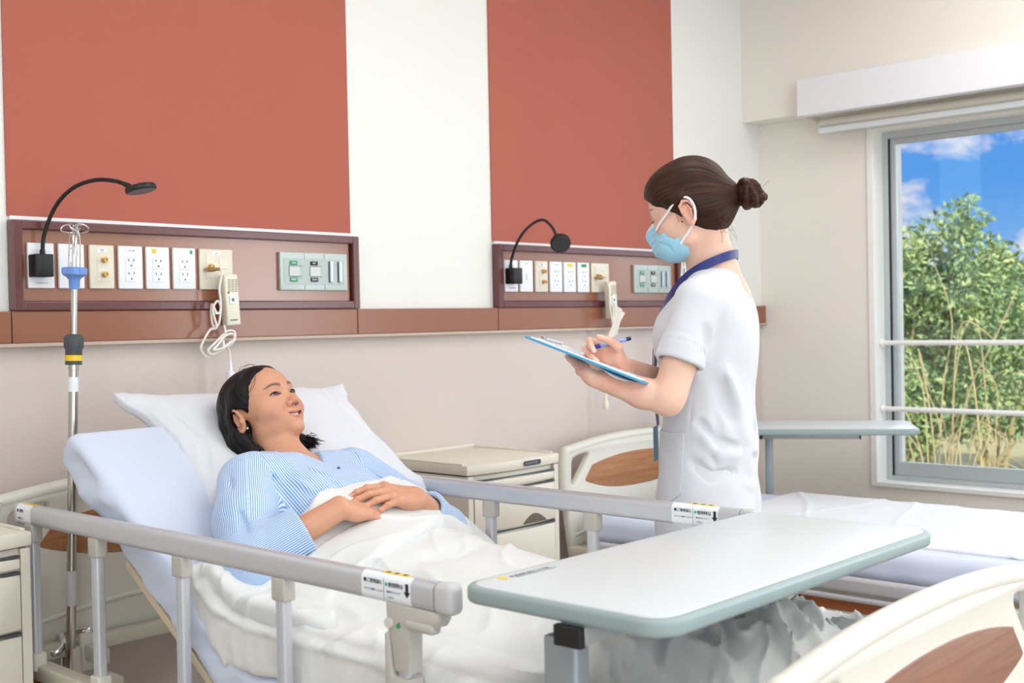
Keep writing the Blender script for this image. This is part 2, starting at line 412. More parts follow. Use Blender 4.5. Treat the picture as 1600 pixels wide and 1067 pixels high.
def shrub(x, y, h, w, seed, label, n):
    rs = np.random.default_rng(seed)
    t = empty('shrub', (x, y, -.38)); tag(t, label, 'shrub', 'shrubs outside the window')
    vs, fs, mi = leafmesh(rs, np.array((0, 0, h * .58)), np.array((w, w, h * .5)), n, .036)
    me = bpy.data.meshes.new('foliage'); me.from_pydata([tuple(v) for v in vs], [], fs)
    for m in M_leaf: me.materials.append(m)
    me.polygons.foreach_set('material_index', mi)
    o = bpy.data.objects.new('foliage', me); COL.objects.link(o); o.parent = t
    b = B()
    for i in range(9):
        a = rs.uniform(0, 2 * pi); r1 = rs.uniform(.2, .75) * w
        tube(b, spline([(0.1 * cos(a), 0.1 * sin(a), 0), (r1 * .4 * cos(a), r1 * .4 * sin(a), h * .35), (r1 * cos(a + .3), r1 * sin(a + .3), h * rs.uniform(.6, .85))], 4), [.03 * (1 - k / 10) for k in range(9)], 5)
    link('stem', b, M_twig, t)
shrub(9.3, 4.2, 2.45, .90, 1, 'tall yellow-green shrub at the left edge of the window view', 26000)
shrub(9.4, 2.40, 2.1, .86, 2, 'broad green shrub filling the right of the window view', 26000)
shrub(11.8, 4.45, 2.15, 1.15, 3, 'darker shrub standing behind the other two outside the window', 20000)
shrub(9.6, 6.3, 2.1, .9, 4, 'outside shrub beyond the left jamb of the window', 9000)
shrub(9.4, 0.15, 2.0, .9, 5, 'outside shrub beyond the right of the window view', 9000)
shrub(12.4, 7.5, 2.7, 1.1, 6, 'farthest tall shrub outside on the left', 9000)
shrub(12.0, 1.6, 2.5, 1.1, 8, 'farthest shrub outside on the right', 9000)
rs = np.random.default_rng(11)
for k in range(3):
    t = B(); cx, cy = 7.7, 2.15 + k * .95
    for i in range(42):
        x0, y0 = cx + rs.uniform(-.4, .3), cy + rs.uniform(-.25, .25)
        a = rs.uniform(0, 2 * pi); L = rs.uniform(.15, .42); hh = rs.uniform(.35, 1.6)
        if i % 2: hh *= .5
        p = [(x0, y0, -.38), (x0 + .25 * L * cos(a), y0 + .35 * L * sin(a), hh * .6 - .2), (x0 + .45 * L * cos(a), y0 + L * .85 * sin(a), hh * .9 - .15), (x0 + .6 * L * cos(a + .5), y0 + L * 1.2 * sin(a + .4), hh * rs.uniform(.7, 1.2) - .2)]
        q = spline(p, 5); r0 = rs.uniform(.004, .009); tube(t, q, [r0 * (1 - .7 * j / len(q)) for j in range(len(q))], 4)
    o = link('brushwood', t, M_twig)
    tag(o, ('tangle of dry bare branches low in the window, right part', 'tangle of dry bare branches low in the window, middle part', 'tangle of dry bare branches low in the window, left part')[k], 'branches', 'dry brush outside')
# ================================================================ HEADWALL UNITS
FONT_M = M_ink
def headwall(ox, side):
    near = side == 0
    t = empty('headwall_panel', (1.38 + ox, 3.0, 1.303))
    tag(t, ('brown laminate service panel in a maroon frame on the wall above the patient' if near else 'brown laminate service panel in a maroon frame on the wall behind the nurse'), 'service panel', 'service panels')
    Wd, Hh = (1.137 if near else 1.165), .232
    b = B(); box2(b, (.03, -.018, .025), (Wd - .03, -.001, Hh - .02), .001); link('panel_board', b, M_lam, t)
    b = B()
    for (x0, x1, z0, z1) in ((0, .027, 0, Hh), (Wd - .025, Wd, 0, Hh), (.0265, Wd - .0245, 0, .024), (.0265, Wd - .0245, Hh - .024, Hh)):
        box2(b, (x0, -.034, z0), (x1, -.001, z1), .003)
    link('panel_frame', b, M_mar, t)
    b = B(); box2(b, (.005, -.012, Hh), (Wd - .01, -.001, Hh + .011), .002); link('caulk_strip', b, M_white, t)
    return t
def plate(x, w, m, side, label, z0=1.361, z1=1.478, y=2.982, group=None, cat='wall plate', name='wall_plate'):
    t = empty(name, (x + w / 2, y, (z0 + z1) / 2)); tag(t, label, cat, group)
    b = B(); box(b, (0, -.005, 0), (w, .010, z1 - z0), .003, seg=3); link('cover_plate', b, m, t, smooth=True, angle=50)
    return t
def small_label(t, x, z, w, h, m, txt=None, y=-.0105, tm=None, ts=None):
    b = B(); box(b, (x, y, z), (w, .0008, h)); l = link('label', b, m, t)
    if txt:
        tx = text('lettering', txt, (0, 0, 0), (1, 0, 0), (0, 0, 1), ts or h * .75, tm or M_inkgrey, None)
        tx.parent = l; tx.location = (x, y - .0006, z)
    return l
def socket_insert(t, z, m=None):
    b = B(); box(b, (0, -.0105, z), (.034, .003, .034), .0015); i = link('socket', b, m or M_white, t)
    b = B()
    for s in (-1, 1): box(b, (s * .0075, -.0122, z + .006), (.0022, .0008, .008), rot=Matrix.Rotation(s * .5, 3, 'Y'))
    bmesh.ops.create_circle(b, cap_ends=True, radius=.0026, segments=12, matrix=Matrix.Translation((0, -.0125, z - .009)) @ Matrix.Rotation(pi / 2, 4, 'X'))
    link('socket_slots', b, M_darkgrey, i)
def brass_jack(t, z, x=0.004):
    b = B(); lathe(b, (x, -.010, z), (0, -1, 0), [(0, .0085), (.004, .0085), (.0045, .006), (.012, .006), (.0125, .0075), (.018, .0075), (.0182, .0035), (.014, .0033)], 20)
    link('brass_jack', b, M_brass, t, angle=40)
UNITS = ((0, 0, 'above the patient'), (1, 1.793, 'left of the nurse'))
for side, ox, where in UNITS:
    headwall(ox, side)
    g = 'wall plates ' + where
    X = lambda a: a + ox
    t = plate(X(1.421), .071, M_white, side, 'white wall plate behind the black lamp plug, ' + where, group=g)
    small_label(t, .002, -.045, .038, .009, M_label, 'READING LIGHT', ts=.0042)
    for k in range(3): b = B(); box(b, (.0, -.0102, .036 - .006 * k), (.05, .0006, .0008)); link('moulded_line', b, M_greyp, t)
    t = plate(X(1.504), .071, M_white, side, 'white wall plate with one small rocker switch, second from the left ' + where, group=g)
    small_label(t, .0, .047, .03, .008, M_label, 'LIGHT', ts=.005)
    b = B(); box(b, (.004, -.012, 0), (.016, .006, .024), .002); link('rocker_switch', b, M_white, t)
    t = plate(X(1.590), .071, M_cream, side, 'cream wall plate with two brass jacks ' + where, group=g)
    small_label(t, 0, .044, .026, .010, M_label, 'NURSE\nCALL', ts=.004)
    b = B(); box(b, (0, -.0105, -.008), (.03, .002, .062), .001); link('insert', b, M_ivory, t)
    brass_jack(t, .019); brass_jack(t, -.020)
    for k, (px, col, lb) in enumerate(((1.674, None, 'white twin socket plate without a coloured tab ' + where), (1.757, M_yellow, 'white twin socket plate with a yellow tab ' + where), (1.841, M_green, 'white twin socket plate with a green tab ' + where))):
        t = plate(X(px), .072, M_white, side, lb, group=g, cat='socket', name='wall_socket')
        if col is None: small_label(t, .003, .046, .034, .009, M_label, 'AC 220V', ts=.005)
        elif side == 1: small_label(t, 0, .046, .032, .012, col)
        elif col is M_yellow: small_label(t, -.012, .047, .012, .012, col); small_label(t, .008, .047, .022, .012, M_label)
        else: small_label(t, .022, .047, .007, .010, col); small_label(t, .0, .047, .028, .010, M_label)
        socket_insert(t, .014); socket_insert(t, -.022)
    t = plate(X(1.927), .112, M_cream, side, 'wide cream wall plate with the call handset plugged in, ' + where, group=g)
    small_label(t, 0, .046, .026, .009, M_label, 'CALL', ts=.005)
    for sx in (-.022, .022):
        b = B(); box(b, (sx, -.0105, .008 if sx < 0 else .016), (.028, .0025, .068 if sx < 0 else .03), .001); link('insert', b, M_ivory, t)
    brass_jack(t, .008, -.022)
    # control module
    t = empty('control_module', (X(2.338), 2.982, 1.419)); tag(t, 'pale grey control module with green and black buttons ' + where, 'control panel', 'control modules')
    b = B(); box(b, (0, -.006, 0), (.262, .012, .117), .003, seg=3); link('module_plate', b, mat('module_grey', (192, 204, 200), .35, metal=.2), t, angle=50)
    b = B(); box(b, (0, -.0125, 0), (.236, .0016, .080), .0006); link('module_insert', b, mat('module_grey2', (182, 194, 190), .4), t)
    for x in (-.039, .039):
        b = B(); box(b, (x, -.0124, 0), (.0007, .0016, .112)); link('seam', b, M_inkgrey, t)
    for cx, m, tx in ((-.083, M_green, ('CALL', 'RESET')), (-.004, M_ink, ('SET', 'RESET'))):
        for sgn, body in zip((1, -1), tx):
            b = B(); box(b, (cx, -.0145, sgn * .0255), (.029, .003, .0125), .002); l = link('label', b, m, t)
            tt = text('lettering', body, (0, 0, 0), (1, 0, 0), (0, 0, 1), .0075, M_label, None); tt.parent = l; tt.location = (cx, -.0163, sgn * .0255)
        b = B(); box(b, (cx + .004, -.0140, 0), (.040, .003, .030), .0012); link('push_button', b, mat('button_grey', (206, 212, 208), .35), t)
        b = B(); box(b, (cx + .008, -.0142, .0160), (.048, .0008, .0012)); box(b, (cx + .008, -.0142, -.0160), (.048, .0008, .0012)); box(b, (cx - .0165, -.0142, 0), (.001, .0008, .03)); link('button_outline', b, M_darkgrey, t)
    for cx in (.062, .098):
        b = B(); box(b, (cx, -.0165, 0), (.011, .008, .066), .002); link('card_slot', b, mat('slot_silver', (198, 204, 220), .3, .5), t)
        b = B(); box(b, (cx - .007, -.0138, 0), (.004, .001, .066)); link('slot_shadow_gap', b, M_darkgrey, t)
# reading lamps
def lamp(label, boxc, neck, hc, hn, hr=.039):
    t = empty('reading_lamp', boxc); tag(t, label, 'lamp', 'gooseneck reading lamps'); o = Vector(boxc)
    b = B(); box(b, (0, 0, 0), (.047, .046, .058), .003); link('plug_box', b, M_black, t, angle=50)
    pts = spline([Vector(p) - o for p in neck], 8)
    b = B(); tube(b, pts, .0052, 10); link('gooseneck', b, mat('rubber_black', (14, 16, 18), .55), t, smooth=True)
    b = B(); cyl(b, pts[0] - Vector((0, 0, .006)), pts[0] + Vector((0, 0, .012)), .007, seg=14); cyl(b, pts[-2], pts[-1] + (pts[-1] - pts[-2]).normalized() * .012, .0066, seg=12); link('neck_collar', b, M_black, t, angle=50)
    n = Vector(hn).normalized(); c = Vector(hc) - o
    b = B(); lathe(b, c + n * .008, -n, [(0, hr * .93), (.0015, hr), (.010, hr), (.0125, hr * .96), (.014, hr * .90), (.0145, .001)], 40)
    h = link('lamp_head', b, M_black, t, angle=40)
    b = B(); lathe(b, c + n * .0082, n, [(0, hr * .88), (.0012, hr * .86), (.0014, .001)], 32); link('lens', b, mat('lamp_lens_off', (60, 62, 64), .3), h, angle=40)
lamp('black gooseneck reading lamp arching over the wall above the drip pole', (1.446, 2.952, 1.418),
     [(1.452, 2.955, 1.447), (1.455, 2.952, 1.492), (1.466, 2.93, 1.548), (1.482, 2.9, 1.591), (1.504, 2.86, 1.619), (1.535, 2.82, 1.631), (1.562, 2.78, 1.626), (1.578, 2.76, 1.617)],
     (1.609, 2.74, 1.608), (.12, -.18, -1.0))
lamp('black gooseneck reading lamp with its disc head hanging down left of the nurse', (3.238, 2.952, 1.418),
     [(3.226, 2.955, 1.447), (3.228, 2.952, 1.479), (3.222, 2.92, 1.533), (3.233, 2.89, 1.578), (3.257, 2.86, 1.609), (3.272, 2.83, 1.615), (3.279, 2.8, 1.59), (3.284, 2.785, 1.561)],
     (3.284, 2.765, 1.530), (-.55, -.62, -.55), .037)
# call handsets
def handset(side, ox):
    lb = ('ivory nurse call handset with looped cord hanging above the patient', 'ivory nurse call handset with bundled cord hanging left of the nurse')[side]
    o = Vector((1.985 + ox, 2.94, 1.33)); t = empty('call_handset', o); tag(t, lb, 'handset', 'call handsets')
    rot = Matrix.Rotation(-.06, 3, 'Y')
    b = B(); box(b, (.016, -.004, 0), (.046, .030, .148), .005, rot, 3); link('handset_body', b, M_ivory, t, angle=50)
    b = B()
    for r_ in range(8):
        for c_ in (-1, 0, 1): box(b, (.016 + c_ * .0115, -.0195, .058 - r_ * .0048), (.0085, .001, .0018), rot=rot)
    link('speaker_slots', b, mat('slot_brown', (120, 112, 96), .6), t)
    b = B(); box(b, (.014, -.0205, .0), (.019, .004, .024), .0015, rot); k = link('call_button', b, M_white, t)
    b = B(); box(b, (.014, -.0228, .0), (.008, .0006, .010), rot=rot); link('call_symbol', b, M_inkgrey, k)
    b = B(); cyl(b, (.001, -.018, .020), (.001, -.0205, .020), .0026, seg=12); link('indicator', b, M_darkgrey, t)
    b = B(); box(b, (.018, -.0196, -.058), (.024, .0008, .004), rot=rot); link('lettering_strip', b, M_inkgrey, t)
    b = B(); lathe(b, (-.036, .016, .088), (.55, -.83, 0), [(-.016, .0045), (0, .0075), (.016, .007), (.017, .0045), (.030, .004)], 16); link('plug', b, M_brass, t, angle=40)
    cm = mat('cord_ivory', (238, 232, 222), .4)
    q = lambda L: [Vector(p) + Vector((ox, 0, 0)) - o for p in L]
    if side == 0:
        A = [(1.965, 2.945, 1.418), (1.972, 2.93, 1.41), (1.961, 2.928, 1.364), (1.962, 2.925, 1.327), (1.957, 2.92, 1.297), (1.944, 2.92, 1.293), (1.934, 2.925, 1.318), (1.933, 2.93, 1.291), (1.939, 2.93, 1.256), (1.954, 2.925, 1.262), (1.958, 2.92, 1.309), (1.944, 2.915, 1.326), (1.932, 2.92, 1.30), (1.943, 2.92, 1.253), (1.928, 2.93, 1.245), (1.906, 2.93, 1.215), (1.897, 2.93, 1.192), (1.913, 2.93, 1.169), (1.938, 2.93, 1.174), (1.973, 2.93, 1.189), (2.008, 2.93, 1.212), (2.009, 2.93, 1.238), (1.987, 2.935, 1.239), (1.952, 2.935, 1.212), (1.915, 2.93, 1.182)]
        Bc = [(1.979, 2.935, 1.257), (1.979, 2.93, 1.235), (1.963, 2.925, 1.225), (1.931, 2.92, 1.203), (1.913, 2.92, 1.186), (1.93, 2.92, 1.175), (1.969, 2.92, 1.196), (2.0, 2.92, 1.216), (1.998, 2.92, 1.231), (1.974, 2.92, 1.228), (1.941, 2.915, 1.200), (1.925, 2.91, 1.188), (1.955, 2.91, 1.192), (1.99, 2.92, 1.209), (1.978, 2.925, 1.199), (1.990, 2.93, 1.183), (1.993, 2.93, 1.152)]
        for L in (A, Bc):
            b = B(); tube(b, spline(q(L), 6), .0034, 8); link('cord', b, cm, t, smooth=True)
        b = B(); box(b, (1.947 - o.x, 2.925 - o.y, 1.292 - o.z), (.014, .016, .006), .001); box(b, (1.962 - o.x, 2.922 - o.y, 1.205 - o.z), (.006, .018, .016), .001); link('cable_tie', b, M_white, t)
        b = B(); e0 = Vector((1.993, 2.93, 1.155)) - o; lathe(b, e0, (0, 0, -1), [(0, .004), (.03, .0062), (.034, .0115), (.06, .0125), (.095, .011), (.10, .006)], 20); link('push_plug', b, M_white, t, angle=40)
    else:
        o2 = Vector((ox, 0, 0))
        C1 = [(3.752, 2.935, 1.418), (3.757, 2.93, 1.405), (3.756, 2.915, 1.377), (3.752, 2.91, 1.301), (3.765, 2.91, 1.25), (3.772, 2.915, 1.212), (3.752, 2.92, 1.199), (3.743, 2.93, 1.15), (3.741, 2.93, 1.05), (3.740, 2.93, .96)]
        b = B(); tube(b, spline([Vector(p) - o for p in C1], 6), .0034, 8); link('cord', b, cm, t, smooth=True)
        rs = np.random.default_rng(5)
        for k in range(8):
            dx = k * .0055 - .02; dy = rs.uniform(-.008, .008)
            P = [(3.775 + dx * .3, 2.905 + dy, 1.232), (3.790 + dx, 2.9 + dy, 1.30 - .004 * k), (3.795 + dx, 2.895 + dy, 1.303 - .004 * k), (3.780 + dx * .5, 2.90 + dy, 1.24), (3.752 + dx * 1.3, 2.905 + dy, 1.170 + .003 * k)]
            b = B(); tube(b, spline([Vector(p) - o for p in P], 5), .0034, 7); link('cord_loop', b, cm, t, smooth=True)
        b = B(); e0 = Vector((3.740, 2.93, .96)) - o; lathe(b, e0, (0, 0, -1), [(0, .005), (.03, .008), (.034, .012), (.055, .013), (.062, .011)], 20); link('push_plug', b, M_ivory, t, angle=40)
handset(0, 0); handset(1, 1.793)
# drip poles
def iv_pole(label, base, top, lower_len, flip=1):
    bs = Vector(base); tp = Vector(top); d = (tp - bs).normalized(); L = (tp - bs).length
    t = empty('drip_pole', base); tag(t, label, 'drip pole', 'drip poles')
    at_ = lambda z: d * ((z - bs.z) / d.z)
    b = B(); cyl(b, at_(bs.z), at_(1.17), .0115, seg=20); link('lower_tube', b, M_steel, t, angle=40)
    b = B(); cyl(b, at_(1.15), at_(1.40), .0082, seg=18); link('upper_tube', b, M_steel, t, angle=40)
    b = B(); lathe(b, at_(1.166), d, [(0, .020), (.036, .020), (.042, .0225), (.068, .0225), (.074, .018), (.076, .010)], 28)
    # grip ribs
    x, y, _ = frame_of(d)
    for k in range(14):
        a = 2 * pi * k / 14; p = at_(1.222) + (x * cos(a) + y * sin(a)) * .0223; tube(b, [p - d * .013, p + d * .013], .0017, 6)
    c = link('collar', b, M_darkgrey, t, angle=40)
    b = B(); lathe(b, at_(1.176), d, [(0, .0202), (0, .0207), (.014, .0207), (.014, .0202)], 28); link('warning_label', b, M_yellow, c, angle=40)
    b = B(); lathe(b, at_(1.166), -d, [(0, .0125), (.012, .0125), (.013, .0115)], 20); link('ferrule', b, M_steel, t, angle=40)
    b = B(); lathe(b, at_(1.10), d, [(0, .0116), (0, .0119), (.036, .0119), (.036, .0116)], 24); link('white_label', b, M_label, t, angle=40)
    b = B(); lathe(b, at_(.575), d, [(0, .0116), (0, .0119), (.085, .0119), (.085, .0116)], 24); link('printed_label', b, mat('label_grey', (205, 205, 205), .5, var=(300, .25)), t, angle=40)
    b = B(); lathe(b, at_(1.352), d, [(0, .0125), (.024, .0135), (.030, .019), (.036, .0285), (.052, .0290), (.054, .026), (.055, .004)], 30)
    for k in range(10):
        a = 2 * pi * k / 10; p = at_(1.398) + (x * cos(a) + y * sin(a)) * .0285; tube(b, [p - d * .007, p + d * .007], .0022, 6)
    link('hook_hub', b, M_blue, t, angle=40)
    for k in range(4):
        a = pi / 4 + k * pi / 2; r = (x * cos(a) + y * sin(a)); s = r.cross(d)
        o_ = at_(1.405)
        pts = [o_ + r * .014, o_ + r * .0135 + d * .05, o_ + r * .010 + d * .085 + s * .002, o_ - r * .004 + d * .098 + s * .004, o_ + r * .012 + d * .108 + s * .008, o_ + r * .030 + d * .103 + s * .004, o_ + r * .032 + d * .092 - s * .004, o_ + r * .014 + d * .086 - s * .006, o_ + r * .002 + d * .080 - s * .004, o_ + r * .006 + d * .03]
        b = B(); tube(b, spline(pts, 6), .0019, 7); link('wire_hook', b, M_chrome, t, smooth=True)
    return t
iv_pole('stainless drip pole with blue hook hub clamped at the head of the patient bed', (1.414, 2.79, .40), (1.4525, 2.79, 1.42), .7)
iv_pole('drip pole at the head of the empty bed, mostly hidden behind the nurse', (4.10, 2.79, .32), (4.10, 2.79, 1.42), .7)

# ================================================================ BEDS
def board_mesh(name, outline, holes, m, parent, thick, bev, o, u, v):
    """flat moulded board with openings and rounded edges"""
    from mathutils.geometry import tessellate_polygon
    bm = B(); u = Vector(u); v = Vector(v); w = u.cross(v); o = Vector(o)
    def offset(L, d, hole):
        A = sum(L[i][0] * L[(i + 1) % len(L)][1] - L[(i + 1) % len(L)][0] * L[i][1] for i in range(len(L))); sg = (1 if A > 0 else -1) * (-1 if hole else 1); out = []
        for i in range(len(L)):
            p, q, r = Vector(L[i - 1]), Vector(L[i]), Vector(L[(i + 1) % len(L)]); t = (r - p).normalized(); out.append((q.x - t.y * d * sg, q.y + t.x * d * sg))
        return out
    steps = [(thick / 2, bev), (thick / 2 - bev * .13, bev * .5), (thick / 2 - bev * .5, bev * .13), (thick / 2 - bev, 0)]
    steps = steps + [(-z, d) for z, d in steps[::-1]]
    caps = {0: [], len(steps) - 1: []}
    for li, L in enumerate([outline] + holes):
        rings = []
        for si, (z, d) in enumerate(steps):
            P = offset(L, d, li > 0); vs = [bm.verts.new(o + u * x + v * y + w * z) for x, y in P]; rings.append(vs)
            if si in caps: caps[si].append((P, vs))
        for i in range(len(rings) - 1):
            for k in range(len(L)): bm.faces.new((rings[i][k], rings[i][(k + 1) % len(L)], rings[i + 1][(k + 1) % len(L)], rings[i + 1][k]))
    for si, LL in caps.items():
        flat = [x for P, vs in LL for x in vs]
        for t in tessellate_polygon([[Vector((x, y, 0)) for x, y in P] for P, vs in LL]): 
            try: bm.faces.new([flat[i] for i in t])
            except ValueError: pass
    return link(name, bm, m, parent, angle=35)
def cat2(pts, n=6): return [(p.x, p.y) for p in spline([(a, b_, 0) for a, b_ in pts], n, True)]
def bed_board(t, y, ztop, zbot, name, face):
    """moulded head or foot board; face = +1 when the wood shows towards -Y"""
    hw = .452
    arch = lambda x: ztop - .035 * (abs(x) / hw) ** 2.2
    top = [(-hw * .92 + i * (2 * hw * .92) / 28, arch(-hw * .92 + i * (2 * hw * .92) / 28)) for i in range(29)]
    out = top + [(hw - .006, ztop - .045), (hw, ztop - .08), (hw - .008, ztop - .25), (hw - .03, zbot + .12), (hw - .05, zbot + .02), (hw - .07, zbot), (.32, zbot), (.27, zbot + .03), (.19, zbot + .065), (.1, zbot + .085), (0, zbot + .09), (-.1, zbot + .085), (-.19, zbot + .065), (-.27, zbot + .03), (-.32, zbot), (-hw + .07, zbot), (-hw + .05, zbot + .02), (-hw + .03, zbot + .12), (-hw + .008, ztop - .25), (-hw, ztop - .08), (-hw + .006, ztop - .045)]
    holes = []
    for s in (-1, 1):
        h = [(s * -.315, ztop - .058), (s * -.355, ztop - .060), (s * -.392, ztop - .068), (s * -.408, ztop - .084), (s * -.410, ztop - .125), (s * -.411, ztop - .158), (s * -.403, ztop - .170), (s * -.388, ztop - .160), (s * -.345, ztop - .112), (s * -.312, ztop - .072)]
        h = [(-a, b_) for a, b_ in h] if False else h
        holes.append(cat2(h, 4))
    o = board_mesh(name, out, holes, M_bedcream, t, .034, .012, (0, y, 0), (1, 0, 0), (0, 0, 1))
    # thick moulded rim round the top
    rim = [(-hw + .012, y, ztop - .26)] + [(-hw + .008, y, ztop - .12)] + [(-hw + .02, y, ztop - .048)] + [(p[0] * .99, y, p[1] - .012) for p in top[::4]] + [(hw - .02, y, ztop - .048), (hw - .008, y, ztop - .12), (hw - .012, y, ztop - .26)]
    b = B(); tube(b, spline(rim, 5), .019, 14, sx=1.0, sy=1.0); link('rim', b, M_bedcream, o, smooth=True)
    # faint moulded ridge low on the board
    b = B(); tube(b, spline([(-.40, y - .012, zbot + .145), (-.2, y - .014, zbot + .175), (0, y - .014, zbot + .185), (.2, y - .014, zbot + .175), (.40, y - .012, zbot + .145)], 6), .008, 10, sx=1, sy=1.0); link('moulded_ridge', b, M_bedcream, o, smooth=True)
    hf = [(.335, ztop - .160), (.333, ztop - .152), (.298, ztop - .112), (.288, ztop - .104), (.20, ztop - .088), (.1, ztop - .078)]
    lo_ = [(-.1, ztop - .208), (-.2, ztop - .198), (-.28, ztop - .180), (-.325, ztop - .166)]
    W_ = hf + [(0, ztop - .075)] + [(-a, c) for a, c in hf[::-1]] + lo_[::-1] + [(0, ztop - .210)] + [(-a, c) for a, c in lo_]
    board_mesh('wood_inlay', cat2(W_, 4), [], M_woodp if name == 'headboard' else M_woodd, o, .037, .0015, (0, y, 0), (1, 0, 0), (0, 0, 1))
    return o
POST_Y = (2.664, 2.372, 2.045, 1.722, 1.402)
def label_on_rail(parent, x, y0, y1, z0, z1, sgn, full=True):
    """printed instruction sticker on the outer (-X) face of the rail; reads along -Y"""
    b = B(); zc = (z0 + z1) / 2; prof = [(px_, pz_) for px_, pz_ in rrect(.0306, .0476, .0133, 6) if px_ < -.0035]; prof.sort(key=lambda q: q[1]); xr = x + .0152
    ra = [b.verts.new((xr + p, min(y0, y1), zc + q)) for p, q in prof]; rb = [b.verts.new((xr + p, max(y0, y1), zc + q)) for p, q in prof]
    for i in range(len(prof) - 1): b.faces.new((ra[i], ra[i + 1], rb[i + 1], rb[i]))
    l = link('instruction_label', b, M_label, parent, smooth=True)
    u = Vector((0, -1, 0)); v = Vector((0, 0, 1)); h = z1 - z0; w = abs(y1 - y0)
    def put(s, fy, fz, size, m, al='LEFT'):
        text('lettering', s, Vector((x - .0010, y0 - fy * w, z0 + fz * h)), u, v, size, m, None, .0002, al).parent = l
    if full:
        put('■ご使用前に', .06, .74, .0078, M_ink); put('ロックして確認してください', .07, .40, .0036, M_inkgrey)
        put('●', .49, .70, .0080, M_teal); put('使用時は', .56, .70, .0088, M_ink); put('■必ずロックして', .53, .42, .0042, M_inkgrey); put('ください', .53, .20, .0042, M_inkgrey)
        b = B(); prism(b, [(-.003, 0), (.003, 0), (.003, -.013), (.007, -.013), (0, -.022), (-.007, -.013), (-.003, -.013)], (x - .0006, y0 - .93 * w, z0 + .86 * h), (0, -1, 0), (0, 0, 1), (-1, 0, 0), .0006); link('arrow', b, M_ink, l)
        b = B(); box2(b, (x - .0009, y0 - .472 * w, z0 + .05 * h), (x - .0006, y0 - .468 * w, z1 - .05 * h)); link('divider', b, M_inkgrey, l)
    else:
        put('■ご使用', .08, .72, .0078, M_ink); put('確認のこと', .14, .30, .0050, M_inkgrey)
    return l
